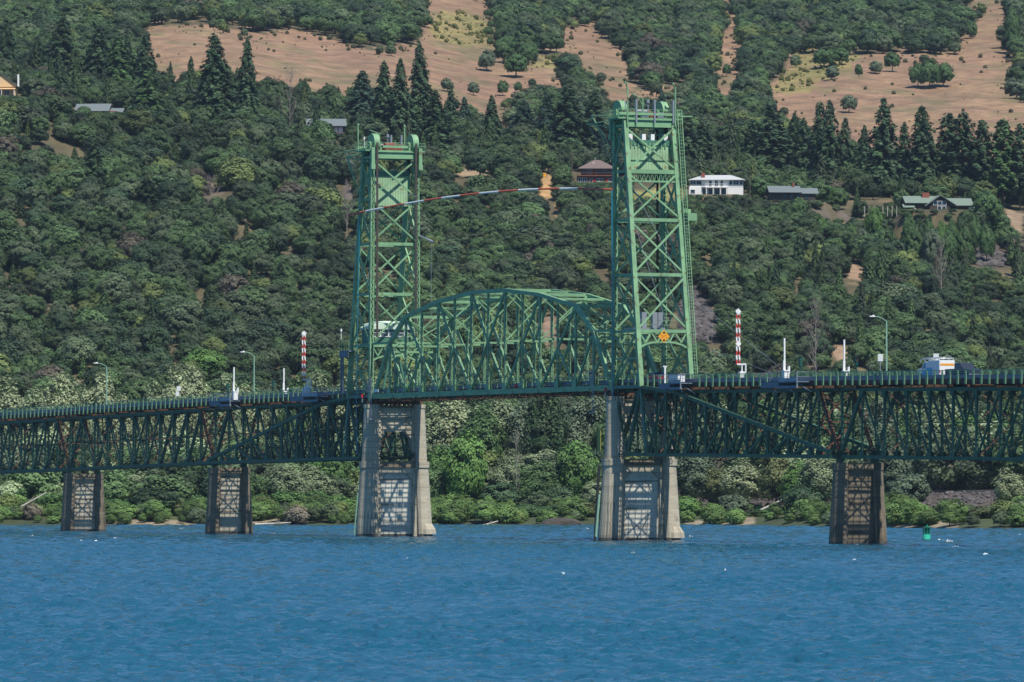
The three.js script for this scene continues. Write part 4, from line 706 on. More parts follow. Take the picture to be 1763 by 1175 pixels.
// ---------- water ----------
{
  const r = rng(77), W = [];
  for (let k = 0; k < 46; k++) { const l = .6 * Math.pow(11, Math.pow(r(), 1.5)), a = .55 + (r() - .5) * 1.7, kk = 2 * Math.PI / l; W.push([kk * Math.sin(a), kk * Math.cos(a), r() * 6.283, .0112 * Math.pow(l, .5) * (.6 + .8 * r())]); }
  const wave = (x, z) => { let h = 0; for (const [a, b, f, m] of W) { const s = Math.sin(a * x + b * z + f); h += m * (s + .35 * s * Math.abs(s)); } return h * (.45 + 1.3 * fbm(x / 31 + 50, z / 70 + 11, 4)); };
  const p = [], idx = [], col = []; let base = 0;
  for (const [d0, d1, dd, half, dx] of [[150, 300, .45, .118, .28], [294, 460, .7, .112, .42], [452, 760, .95, .108, .62], [745, 1240, 1.7, .105, 1.1]]) {
    const hw = d1 * half, nx = Math.ceil(2 * hw / dx) + 1, nz = Math.round((d1 - d0) / dd) + 1;
    for (let j = 0; j < nz; j++) for (let i = 0; i < nx; i++) {
      const d = d0 + (d1 - d0) * j / (nz - 1), x = -hw + 2 * hw * i / (nx - 1) + (hash(i, j + base) - .5) * dx * .5, z = d + (j && j < nz - 1 ? (hash(i + 9, j + base) - .5) * dd * .6 : 0), h = wave(x, z) - (j < 3 ? .12 : 0); p.push(x, h, -z);
      const f = h > .19 && z > 430 && fbm(x / 5, z / 9, 2) > .60 ? 1 : 0; col.push(f ? .75 : 1, f ? .8 : 1, f ? .82 : 1);
    }
    for (let j = 0; j < nz - 1; j++) for (let i = 0; i < nx - 1; i++) { const a = base + j * nx + i; idx.push(a, a + 1, a + nx, a + 1, a + nx + 1, a + nx); }
    base += nx * nz;
  }
  const g = new THREE.BufferGeometry(); g.setAttribute('position', new THREE.Float32BufferAttribute(p, 3)); g.setAttribute('uv', new THREE.Float32BufferAttribute(p.flatMap((v, i) => i % 3 === 1 ? [] : [v / 6]), 2)); g.setIndex(idx); g.computeVertexNormals();
  const rip = noiseTex(256, (x, y) => { const v = tileN(x, y, 9, 4); return [v, v, v]; }, false);
  M.water = new THREE.MeshPhysicalMaterial({ color: lin(.0120, .086, .142), roughness: .08, ior: 1.33, bumpMap: rip, bumpScale: .34 });
  const m = new THREE.Mesh(g, M.water); m.name = 'river_water'; m.receiveShadow = true; scene.add(tag(m, 'wide wind-rippled blue river in front of the bridge', 'river', null, 'structure'));
  const o = new THREE.Mesh(new THREE.PlaneGeometry(2400, 1300, 1, 1).rotateX(-Math.PI / 2).translate(0, -.7, -650), M.water); o.name = 'river_water_001'; scene.add(tag(o, 'outer stretch of the blue river', 'river', null, 'structure'));
  const f = new MB(), rf = rng(5);
  for (const [u, y, s] of [[160, 934, 1], [140, 933, .6], [40, 915, .6], [55, 924, .4], [312, 912, .5], [200, 927, .5], [1010, 912, .5], [1625, 932, 1.2], [1635, 934, .8], [1700, 957, .9], [1645, 943, .5], [1470, 966, .4], [700, 965, .5], [970, 990, .4], [1475, 941, .5], [1190, 926, .5], [1755, 922, .5], [840, 925, .4], [470, 920, .4], [880, 945, .3], [1090, 955, .3], [1250, 985, .4]]) {
    const d = CAMH * FPX / (y - UY), x = (u - CX) / FPX * d;
    for (let k = 0; k < 9; k++) { const a = x + (rf() - .5) * 1.1 * s * d / 800, z = d + (rf() - .5) * 2.2, w = (.04 + .13 * rf()) * s, h = .08 + wave(a, z) * .9, t = .02 + .06 * rf(); f.quad(V3(a - w, h - .04, -z + .25), V3(a + w, h - .04, -z + .25), V3(a + w * .7, h + t * s, -z), V3(a - w * .6, h + t * s, -z)); f.quad(V3(a - w * .6, h + t * s, -z), V3(a + w * .7, h + t * s, -z), V3(a + w, h - .1, -z - .4), V3(a - w, h - .1, -z - .4)); }
  }
  const fm = f.mesh('whitecap_foam', std(lin(.5, .56, .6), .9), scene); tag(fm, 'scattered small white wave crests on the river', 'foam', null, 'stuff');
}
// railway on the bank: two rails on a grey bed
{
  const g = wthing('railway_track', 'grey railway track along the bank right of the right tower', 'railway', V3(0, 6, -1200)), a = new MB(), pts = [];
  for (let u = 1150; u < 2300; u += 25) { const d = shoreD(u) + 78, x = (u - CX) / FPX * d; pts.push(V3(x, elev(x, d) + .35 - 6, -d + 1200)); }
  for (const o of [-.75, .75]) { const r = new MB(); for (let i = 1; i < pts.length; i++) r.beam(pts[i - 1].clone().add(V3(0, .2, o)), pts[i].clone().add(V3(0, .2, o)), .1, .16, V3(0, 0, 1)); r.mesh('rail', M.stringer, g); }
  for (let i = 1; i < pts.length; i++) a.beam(pts[i - 1], pts[i], 4.6, .5, V3(0, 0, 1)); a.mesh('gravel_bed', std(lin(.20, .19, .18), .95, { map: groundTex }), g);
}
// ---------- trees ----------
// leaf clumps: small three-cornered sprays scattered over the shells of many lobes
function foliage(lobes, per, size, seed, up = .35, cy = 4) {
  const C = V3();
  const r = rng(seed), p = [], n = [], c = [], U = V3(), D = V3(), T = V3(), B = V3(), N = V3();
  for (const L of lobes) {
    const tone = (L.t ?? 1) * (.86 + .28 * r());
    for (let k = 0; k < per; k++) {
      const a = r() * 6.2832, z = r() * 1.75 - .75, q = Math.sqrt(Math.max(0, 1 - z * z)); D.set(q * Math.cos(a), z, q * Math.sin(a)).normalize();
      const s = .36 + .76 * Math.sqrt(r()); U.set(L.x + D.x * L.rx * s, L.y + D.y * L.ry * s, L.z + D.z * L.rx * s);
      C.set(L.x, (L.y - cy) * 1.1, L.z).normalize(); N.set(D.x * .4 + C.x * .6 + (r() - .5) * .95, D.y * .4 + C.y * .6 + up + (r() - .5) * .8, D.z * .4 + C.z * .6 + (r() - .5) * .95).normalize();
      T.set(r() - .5, (r() - .5) * .6, r() - .5).cross(N).normalize(); B.crossVectors(N, T);
      const e = size * (.6 + .8 * r()), v = tone * (.8 + .4 * r()), an = [0, 2.1 + r() * .6, 4 + r() * .7];
      for (const g of an) { const x = Math.cos(g) * e * .62, y = Math.sin(g) * e * .62; p.push(U.x + T.x * x + B.x * y, U.y + T.y * x + B.y * y, U.z + T.z * x + B.z * y); n.push(N.x, N.y, N.z); c.push(v, v, v); }
    }
  }
  const g = new THREE.BufferGeometry(); g.setAttribute('position', new THREE.Float32BufferAttribute(p, 3)); g.setAttribute('normal', new THREE.Float32BufferAttribute(n, 3)); g.setAttribute('color', new THREE.Float32BufferAttribute(c, 3)); return g;
}
function limbs(paths, c = 1) { const m = new MB(); for (const [pts, r0, r1] of paths) for (let i = 1; i < pts.length; i++) m.cyl(pts[i - 1], pts[i], lerp(r0, r1, (i - 1) / (pts.length - 1)), lerp(r0, r1, i / (pts.length - 1)), 6, false); const g = m.geo(); g.deleteAttribute('uv'); const n = g.attributes.position.count; g.setAttribute('color', new THREE.Float32BufferAttribute(new Array(n * 3).fill(c), 3)); return g; }
// each kind is built about 10 m tall and 10 m wide and scaled where it stands
function broadleaf(seed, o = {}) {
  const r = rng(seed), lobes = [], paths = [[[V3(0, -.6, 0), V3(.15 * r(), 2, .1), V3(.2, 4.6, 0), V3(0, 7.2, 0)], o.tr ?? .3, .07]], nb = o.n ?? 26, flat = o.flat ?? .46, HW = o.hw ?? 5;
  for (let k = 0; k < nb; k++) {
    const a = k * 2.4 + r(), z = 1 - 1.72 * (k + .5) / nb, q = Math.sqrt(1 - z * z), s = .50 + .32 * r(), x = Math.cos(a) * q * HW * s, zz = Math.sin(a) * q * HW * s, y = (o.cy ?? 5.6) + z * flat * 10 * s, R0 = (o.lobe ?? 1.45) * (.7 + .6 * r());
    lobes.push({ x, y, z: zz, rx: R0, ry: R0 * (o.sq ?? .78), t: .86 + .26 * (z * .5 + .5) * r() + .1 * r() }); if (k % 3 === 0) paths.push([[V3(.1, 2 + 2.6 * r(), 0), V3(x * .5, y * .75, zz * .5), V3(x, y, zz)], .12, .03]);
  }
  return { crown: foliage(lobes, o.per ?? 150, o.size ?? .62, seed + 1, .12, o.cy ?? 5.6), trunk: limbs(paths), w: HW * 2 };
}
function conifer(seed, o = {}) {
  const r = rng(seed), p = [], n = [], c = [], tiers = o.tiers ?? 42, paths = [[[V3(0, -.5, 0), V3(.03, 5, 0), V3(0, 9.9, 0)], .12, .02]];
  const put = (q, N, e, v) => { const T = V3(r() - .5, (r() - .5) * .5, r() - .5).cross(N).normalize(), B = V3().crossVectors(N, T); for (const g of [0, 2.2, 4.2]) { p.push(q.x + (T.x * Math.cos(g) + B.x * Math.sin(g)) * e, q.y + (T.y * Math.cos(g) + B.y * Math.sin(g)) * e, q.z + (T.z * Math.cos(g) + B.z * Math.sin(g)) * e); n.push(N.x, N.y, N.z); c.push(v, v, v); } };
  for (let i = 0; i < tiers; i++) {
    const k = i / tiers, y = lerp(o.low ?? .7, 9.75, Math.pow(k, .92)), rad = (o.R ?? 1.9) * Math.pow(1 - k, o.pow ?? .62) * (.8 + .4 * r()) + .07, nb = Math.max(3, Math.round(lerp(o.nb ?? 11, 4, k)));
    for (let b = 0; b < nb; b++) {
      if (o.gap && r() < o.gap) continue;
      const a = b / nb * 6.283 + i * 1.1 + r() * .5, L = rad * (.6 + .5 * r()), tone = .75 + .5 * r(), ns = Math.max(4, Math.round((o.ns ?? 24) * (L / (o.R ?? 1.9) + .3)));
      for (let s = 0; s < ns; s++) { const f = .12 + .88 * Math.sqrt((s + r()) / ns), w = (r() - .5) * .55 * (1.15 - f) * L * .8, rr = L * f, yy = y + (o.lift ?? .05) * f - (o.droop ?? .55) * f * f * (L / 1.9) - r() * .42 + .1; put(V3(Math.cos(a) * rr - Math.sin(a) * w, yy, Math.sin(a) * rr + Math.cos(a) * w), V3(Math.cos(a) * .55 + (r() - .5) * .7, .75 + (r() - .5) * .4, Math.sin(a) * .55 + (r() - .5) * .7).normalize(), (o.size ?? .26) * (.6 + .8 * r()) * lerp(1, .6, k), tone * lerp(.62, 1.12, f) * (.85 + .3 * r())); }
    }
  }
  const g = new THREE.BufferGeometry(); g.setAttribute('position', new THREE.Float32BufferAttribute(p, 3)); g.setAttribute('normal', new THREE.Float32BufferAttribute(n, 3)); g.setAttribute('color', new THREE.Float32BufferAttribute(c, 3));
  return { crown: g, trunk: limbs(paths), w: (o.R ?? 1.9) * 2 };
}
function bareTree(seed) { const r = rng(seed), paths = [[[V3(0, -.5, 0), V3(.2, 3, .1), V3(.1, 6.5, 0), V3(.3, 9.8, .1)], .22, .03]]; for (let k = 0; k < 26; k++) { const y = 2 + 7 * r(), a = r() * 6.28, L = 4.2 * (1 - y / 12) * (.5 + r()); const e = V3(Math.cos(a) * L, y + L * (.4 + .5 * r()), Math.sin(a) * L), m = V3(.15, y, 0).lerp(e, .5).add(V3(0, -.2, 0)); paths.push([[V3(.15, y, 0), m, e], .07, .02]); for (let j = 0; j < 3; j++) paths.push([[m.clone().lerp(e, j / 3), e.clone().add(V3((r() - .5) * 1.6, (r() - .2) * 1.2, (r() - .5) * 1.6))], .035, .012]); } return { crown: limbs(paths.splice(1)), trunk: limbs(paths), w: 8 }; }
const KIND = {
  oak: [1, 2, 3, 4].map(s => broadleaf(s * 11, { n: 44, per: 185, size: .44, flat: .50, cy: 4.6, lobe: 1.12, sq: .85 })),
  round: [1, 2, 3].map(s => broadleaf(s * 17 + 3, { n: 40, per: 220, size: .40, flat: .52, cy: 4.8, lobe: 1.2, hw: 3.8 })),
  cottonwood: [1, 2, 3].map(s => broadleaf(s * 23 + 5, { n: 60, per: 170, size: .25, flat: .55, cy: 5.0, lobe: .78, hw: 2.6, sq: 1.05, tr: .13 })),
  bush: [1, 2, 3].map(s => broadleaf(s * 29 + 7, { n: 28, per: 170, size: .55, flat: .6, cy: 3.6, lobe: 1.6, tr: .1 })),
  fir: [1, 2, 3, 4, 5].map(s => conifer(s * 31 + 1, { gap: .04 * s, pow: .52 + .05 * s, droop: .4 + .1 * s })),
  sparseFir: [1, 2, 3].map(s => conifer(s * 37 + 2, { gap: .16, tiers: 34, nb: 9, droop: .7, size: .27, pow: .58 })),
  pine: [1, 2].map(s => conifer(s * 41 + 4, { gap: .2, tiers: 28, nb: 8, pow: .45, low: 2.0, droop: .15, lift: .2, size: .29, ns: 22, R: 1.5 })),
  bare: [1, 2].map(s => bareTree(s * 43)),
};
const LEAF_T = .14;
const leafMat = (r, g, b) => new THREE.MeshPhysicalMaterial({ color: lin(r, g, b), vertexColors: true, roughness: .62, specularIntensity: .5, transmission: LEAF_T, thickness: 0 });

const LM = {
  dark: leafMat(.040, .078, .030), fir: leafMat(.046, .088, .038), firBlue: leafMat(.046, .090, .058), green: leafMat(.082, .165, .038), bright: leafMat(.115, .225, .05), mid: leafMat(.072, .138, .045), olive: leafMat(.115, .135, .05), pale: leafMat(.28, .325, .175), silver: leafMat(.21, .265, .14), grey: leafMat(.115, .16, .095),
  bark: new THREE.MeshStandardMaterial({ color: lin(.11, .085, .065), vertexColors: true, roughness: .95 }), paleBark: new THREE.MeshStandardMaterial({ color: lin(.28, .26, .22), vertexColors: true, roughness: .9 }), dead: new THREE.MeshStandardMaterial({ color: lin(.24, .20, .18), vertexColors: true, roughness: .95 }),
  wood: new THREE.MeshPhysicalMaterial({ color: lin(1, 1, 1), vertexColors: true, roughness: .65, specularIntensity: .5, transmission: LEAF_T, thickness: 0 }),
};
const ORD = ['first', 'second', 'third', 'fourth', 'fifth', 'sixth', 'seventh', 'eighth', 'ninth', 'tenth', 'eleventh', 'twelfth', 'thirteenth', 'fourteenth', 'fifteenth', 'sixteenth', 'seventeenth', 'eighteenth', 'nineteenth', 'twentieth'];
let treeSeed = 1;
const rowLabel = (i, adj, where) => `${ORD[i]} ${adj.replace(/(bush)es$/, '$1').replace(/s$/, '')} from left, ${where}`;
const standing = [];                                                     // single trees, so that the woods leave room for them
function tree(kind, mat, base, h, w, name, label, cat, group, bark = LM.bark) {
  const K = KIND[kind], v = K[treeSeed++ % K.length], g = wthing(name, label, cat, base, (treeSeed * 2.399) % 6.283, group);
  if (cat.includes('fir') || cat === 'conifer') { g.rotation.z = (hash(treeSeed, 3) - .5) * .07; w *= .85 + .35 * hash(treeSeed, 8); }
  const t = new THREE.Mesh(v.trunk, bark), c = new THREE.Mesh(v.crown, kind === 'bare' ? bark : mat); t.name = 'trunk'; c.name = kind === 'bare' ? 'branches' : 'crown';
  for (const m of [t, c]) { m.castShadow = m.receiveShadow = true; m.scale.set(w / v.w, h / 10, w / v.w); g.add(m); }
  standing.push([base.x, -base.z, w]); return g;
}
// a row of single trees, left to right: [column, row of the top, width in columns, kind, leaf]; each label counts along the row
function treeRow(list, dist, name, cat, adjective, where, fat = 1) {
  list.sort((a, b) => a[0] - b[0]).forEach(([u, top, wide, kind, leaf, dd], i) => {
    const d = dd ?? dist(u), x = (u - CX) / FPX * d, y = elev(x, d), h = (yPix(x, d, y) - top) * d / FPX; if (h < 1) return;
    tree(kind, LM[leaf], V3(x, y, -d), h, wide * fat * d / FPX, name, rowLabel(i, adjective, where), cat, `${adjective} ${where}`, leaf === 'pale' || leaf === 'silver' ? LM.paleBark : LM.bark);
  });
}
const onShore = (q, j = 0) => u => shoreD(u) + q + j * (hash(u | 0, 5) - .5);
treeRow([[14, 652, 95, 'cottonwood', 'pale'], [58, 668, 80, 'cottonwood', 'silver'], [100, 640, 85, 'cottonwood', 'pale'], [142, 655, 80, 'cottonwood', 'silver'], [172, 640, 78, 'cottonwood', 'pale'], [212, 678, 74, 'cottonwood', 'pale'], [268, 655, 70, 'cottonwood', 'silver'], [302, 636, 78, 'cottonwood', 'pale'], [338, 628, 84, 'cottonwood', 'pale']], onShore(130, 24), 'cottonwood_tree', 'tree', 'pale silvery cottonwoods', 'rising behind the left spans');
treeRow([[352, 596, 78, 'round', 'bright', 1490], [392, 648, 76, 'cottonwood', 'silver'], [428, 662, 70, 'cottonwood', 'pale'], [470, 684, 76, 'cottonwood', 'silver'], [510, 640, 76, 'round', 'mid'], [548, 640, 80, 'cottonwood', 'silver'], [590, 642, 84, 'cottonwood', 'pale'], [640, 650, 84, 'cottonwood', 'silver'], [690, 668, 80, 'cottonwood', 'silver']], onShore(120, 24), 'cottonwood_tree', 'tree', 'tall trees', 'rising between the short pier and the left tower');
treeRow([[20, 770, 84, 'round', 'grey'], [70, 780, 80, 'cottonwood', 'grey'], [120, 745, 80, 'round', 'dark'], [205, 800, 76, 'round', 'mid'], [250, 770, 80, 'cottonwood', 'dark'], [300, 780, 84, 'round', 'dark'], [345, 760, 76, 'cottonwood', 'mid'], [455, 760, 84, 'round', 'dark'], [500, 775, 90, 'round', 'mid'], [560, 765, 92, 'round', 'green'], [600, 770, 70, 'round', 'mid']], onShore(62, 16), 'shore_tree', 'tree', 'rounded trees', 'under the left spans on the far bank');
treeRow([[30, 868, 90, 'bush', 'bright'], [95, 845, 84, 'bush', 'green'], [200, 858, 70, 'bush', 'green'], [262, 836, 92, 'round', 'dark'], [318, 862, 66, 'bush', 'olive'], [340, 850, 60, 'bush', 'mid'], [452, 848, 60, 'bush', 'green'], [492, 838, 76, 'bush', 'green'], [540, 842, 92, 'bush', 'green'], [588, 850, 80, 'bush', 'bright']], onShore(24, 10), 'shore_shrub', 'shrub', 'bushes', 'at the water edge left of the left lift pier');
treeRow([[742, 700, 88, 'cottonwood', 'silver'], [782, 682, 92, 'cottonwood', 'pale'], [826, 690, 88, 'cottonwood', 'mid'], [858, 668, 92, 'cottonwood', 'silver'], [898, 690, 72, 'cottonwood', 'grey'], [938, 672, 96, 'cottonwood', 'dark'], [978, 700, 84, 'cottonwood', 'grey'], [1016, 664, 92, 'cottonwood', 'grey'], [1052, 690, 80, 'round', 'mid'], [1095, 700, 76, 'cottonwood', 'grey'], [1140, 705, 80, 'round', 'grey']], onShore(90, 22), 'cottonwood_tree', 'tree', 'tall trees', 'in the back row between the two lift piers');
treeRow([[712, 770, 70, 'round', 'mid'], [766, 760, 76, 'round', 'green'], [802, 738, 84, 'round', 'bright'], [832, 800, 66, 'cottonwood', 'silver'], [870, 790, 60, 'cottonwood', 'silver'], [905, 812, 66, 'cottonwood', 'mid'], [956, 780, 74, 'cottonwood', 'grey'], [992, 752, 84, 'round', 'green'], [1018, 800, 60, 'round', 'mid']], onShore(48, 12), 'shore_tree', 'tree', 'leafy trees', 'in the front row between the two lift piers');
treeRow([[735, 868, 64, 'bush', 'green'], [772, 872, 66, 'bush', 'green'], [812, 874, 70, 'bush', 'bright'], [862, 876, 62, 'bush', 'bright'], [905, 866, 66, 'bush', 'mid'], [958, 868, 70, 'bush', 'mid'], [1006, 862, 64, 'bush', 'olive']], onShore(20, 8), 'shore_shrub', 'shrub', 'low bushes', 'along the water between the lift piers');
treeRow([[1180, 700, 84, 'cottonwood', 'grey'], [1228, 690, 90, 'cottonwood', 'silver'], [1276, 688, 92, 'cottonwood', 'mid'], [1322, 682, 92, 'cottonwood', 'green'], [1372, 690, 92, 'cottonwood', 'silver'], [1420, 692, 92, 'cottonwood', 'mid'], [1468, 700, 84, 'round', 'dark'], [1520, 690, 92, 'cottonwood', 'grey'], [1572, 700, 84, 'cottonwood', 'mid'], [1622, 676, 96, 'cottonwood', 'silver'], [1672, 700, 90, 'round', 'green'], [1722, 690, 92, 'cottonwood', 'mid'], [1768, 700, 84, 'round', 'dark']], onShore(138, 24), 'bank_tree', 'tree', 'tall trees', 'behind the railway, seen through the right spans');
treeRow([[1196, 768, 74, 'cottonwood', 'grey'], [1236, 800, 62, 'round', 'olive'], [1278, 790, 86, 'cottonwood', 'pale'], [1336, 772, 70, 'round', 'olive'], [1372, 792, 62, 'cottonwood', 'bright'], [1412, 776, 84, 'cottonwood', 'silver']], onShore(50, 6), 'bank_tree', 'tree', 'mixed trees', 'on the bank between the right tower and the dark pier');
treeRow([[1540, 770, 76, 'cottonwood', 'grey'], [1566, 812, 72, 'round', 'grey'], [1738, 806, 62, 'cottonwood', 'pale']], onShore(48, 6), 'bank_tree', 'tree', 'trees', 'on the bank right of the dark pier');
treeRow([[1184, 852, 66, 'bush', 'bright'], [1222, 876, 54, 'bush', 'bright'], [1262, 846, 60, 'bush', 'grey'], [1318, 876, 76, 'bush', 'green'], [1388, 828, 96, 'bush', 'dark'], [1440, 880, 60, 'bush', 'olive'], [1546, 868, 56, 'bush', 'mid'], [1596, 884, 60, 'bush', 'mid'], [1650, 888, 66, 'bush', 'olive'], [1704, 868, 84, 'bush', 'olive'], [1752, 876, 60, 'bush', 'mid']], onShore(22, 8), 'shore_shrub', 'shrub', 'bushes', 'at the water edge right of the right lift pier');
// firs on the hillside
const hd = d => () => d;
treeRow([[8, 28, 44, 'fir', 'fir', 1960], [62, 58, 40, 'fir', 'fir', 1950], [104, 22, 62, 'sparseFir', 'fir', 1970], [168, 38, 56, 'sparseFir', 'fir', 1960], [202, 58, 52, 'fir', 'mid', 1930], [216, 56, 40, 'fir', 'fir', 1960], [248, 52, 44, 'sparseFir', 'fir', 1950], [160, 238, 40, 'sparseFir', 'dark', 1720], [252, 305, 46, 'sparseFir', 'dark', 1700], [252, 118, 60, 'sparseFir', 'mid', 1850]], hd(1950), 'fir_tree', 'fir tree', 'firs', 'on the left hillside above the gray-roofed house', 1.3);
treeRow([[370, 50, 66, 'fir', 'fir', 1840], [424, 57, 46, 'fir', 'fir', 1860]], hd(1850), 'fir_tree', 'fir tree', 'tall isolated firs', 'standing against the left meadow', 1.3);
treeRow([[622, 118, 40, 'fir', 'firBlue', 1930], [661, 99, 50, 'fir', 'fir', 1890], [691, 95, 52, 'fir', 'fir', 1880], [726, 62, 52, 'fir', 'fir', 1900], [752, 150, 56, 'fir', 'fir', 1860]], hd(1890), 'fir_tree', 'fir tree', 'tall grouped firs', 'just above the left tower', 1.3);
treeRow([[776, 148, 26, 'fir', 'fir', 1960], [800, 164, 30, 'fir', 'firBlue', 1960], [850, 160, 40, 'fir', 'fir', 1900], [900, 168, 48, 'fir', 'firBlue', 1940], [942, 156, 50, 'fir', 'firBlue', 1930], [978, 142, 60, 'sparseFir', 'fir', 1890], [1022, 148, 56, 'sparseFir', 'fir', 1900], [1137, 150, 34, 'fir', 'firBlue', 1960]], hd(1900), 'fir_tree', 'fir tree', 'firs', 'on the ridge between the two lift towers', 1.3);
treeRow([[1182, 190, 46, 'sparseFir', 'fir', 1880], [1210, 205, 50, 'fir', 'fir', 1900], [1295, 202, 46, 'fir', 'fir', 1920], [1330, 172, 60, 'sparseFir', 'fir', 1910], [1370, 190, 40, 'fir', 'fir', 1920], [1385, 198, 40, 'fir', 'fir', 1910], [1412, 168, 46, 'sparseFir', 'fir', 1880], [1430, 165, 52, 'sparseFir', 'fir', 1870], [1457, 198, 36, 'sparseFir', 'fir', 1890]], hd(1890), 'fir_tree', 'fir tree', 'firs', 'behind the white house and the gray-roofed house', 1.3);
treeRow([[1490, 212, 34, 'fir', 'fir', 1880], [1524, 162, 56, 'sparseFir', 'fir', 1850], [1560, 205, 36, 'sparseFir', 'fir', 1870], [1592, 176, 58, 'fir', 'fir', 1860], [1634, 190, 42, 'pine', 'fir', 1870], [1660, 188, 40, 'pine', 'fir', 1860], [1692, 202, 40, 'pine', 'fir', 1850], [1728, 200, 48, 'pine', 'mid', 1850], [1758, 208, 36, 'pine', 'fir', 1850]], hd(1860), 'fir_tree', 'conifer', 'tall conifers', 'in the row behind the green-roofed house', 1.3);
// oaks standing on the dry meadows
function onGround(list, name, cat, adjective, where) { list.forEach(([u, base, hPx, wPx, kind, leaf], i) => { const p = ground(u, base, 1960, 3000), d = -p.z; tree(kind, LM[leaf], p, hPx * d / FPX, wPx * d / FPX, name, rowLabel(i, adjective, where), cat, `${adjective} ${where}`); }); }
onGround([[838, 122, 42, 34, 'oak', 'grey'], [868, 108, 48, 44, 'oak', 'mid'], [888, 134, 46, 52, 'oak', 'mid'], [910, 112, 42, 36, 'oak', 'mid']], 'oak_tree', 'oak', 'clumped oaks', 'in the middle of the left meadow');
onGround([[770, 158, 26, 26, 'oak', 'grey'], [815, 165, 26, 24, 'oak', 'grey'], [866, 165, 30, 24, 'oak', 'mid'], [892, 160, 22, 16, 'oak', 'mid']], 'oak_tree', 'oak', 'small lone oaks', 'along the lower edge of the left meadow');
onGround([[1420, 116, 42, 46, 'oak', 'mid'], [1434, 138, 28, 28, 'oak', 'grey'], [1446, 112, 34, 40, 'oak', 'mid'], [1463, 195, 34, 32, 'oak', 'grey'], [1480, 132, 26, 16, 'oak', 'mid'], [1509, 130, 26, 26, 'oak', 'grey'], [1538, 122, 36, 34, 'oak', 'mid'], [1582, 150, 48, 36, 'oak', 'mid'], [1602, 152, 60, 44, 'oak', 'mid'], [1626, 150, 46, 40, 'oak', 'mid'], [1674, 66, 34, 24, 'oak', 'mid']], 'oak_tree', 'oak', 'oaks', 'standing on the large right meadow');
onGround([[1745, 92, 90, 30, 'oak', 'mid'], [1752, 170, 40, 50, 'oak', 'grey']], 'oak_tree', 'oak', 'oaks', 'at the right edge of the photo');
{ let i = 0; for (const [u, top, w, d, lab] of [[498, 112, 34, 1860, 'thin dead tree above the left meadow edge'], [1018, 412, 20, 1700, 'gray dead snag on the bluff between the lift towers'], [1404, 510, 46, 1500, 'gray leafless tree on the bluff above the signals'], [1622, 405, 40, 1640, 'pale bare tree below the green-roofed house'], [362, 300, 44, 1700, 'gray leafless tree on the left bluff'], [596, 306, 36, 1700, 'gray leafless tree just left of the left tower']]) { const x = (u - CX) / FPX * d, y = elev(x, d); tree('bare', LM.dead, V3(x, y, -d), Math.max(5, (yPix(x, d, y) - top) * d / FPX), w * d / FPX, 'dead_tree', lab, 'dead tree', null, LM.dead); } }
{ const d = 1245; for (const [u, top, w, lab] of [[890, 740, 20, 'tall white bare trunk between the lift piers'], [1146, 830, 20, 'pale bare trunk right of the right lift pier']]) { const x = (u - CX) / FPX * d, y = elev(x, d); tree('bare', LM.paleBark, V3(x, y, -d), (yPix(x, d, y) - top) * d / FPX, w * d / FPX, 'dead_tree', lab, 'dead tree', null, LM.paleBark); } }
treeRow([[1566, 364, 30, 'oak', 'mid', 1728], [1584, 366, 28, 'oak', 'dark', 1722], [1600, 362, 26, 'oak', 'mid', 1730], [1622, 372, 30, 'oak', 'green', 1716], [1640, 366, 28, 'oak', 'mid', 1724], [1658, 366, 32, 'oak', 'dark', 1726], [1680, 362, 34, 'oak', 'mid', 1728], [1700, 372, 34, 'oak', 'mid', 1716], [1576, 384, 38, 'oak', 'mid', 1700], [1606, 386, 38, 'oak', 'grey', 1696], [1634, 388, 36, 'oak', 'mid', 1694], [1662, 384, 34, 'oak', 'mid', 1698]], hd(1720), 'oak_tree', 'oak', 'small oaks', 'on the slope below the green-roofed house');
treeRow([[1334, 350, 30, 'oak', 'mid', 1768], [1356, 350, 28, 'oak', 'dark', 1770], [1376, 334, 44, 'oak', 'mid', 1772], [1396, 366, 28, 'oak', 'mid', 1756], [1412, 372, 30, 'oak', 'green', 1748], [1440, 384, 34, 'oak', 'mid', 1740], [1466, 378, 34, 'oak', 'mid', 1744], [1486, 386, 34, 'oak', 'grey', 1738], [1520, 386, 36, 'oak', 'mid', 1720]], hd(1750), 'oak_tree', 'oak', 'small oaks', 'on the slope below the low gray-roofed house');
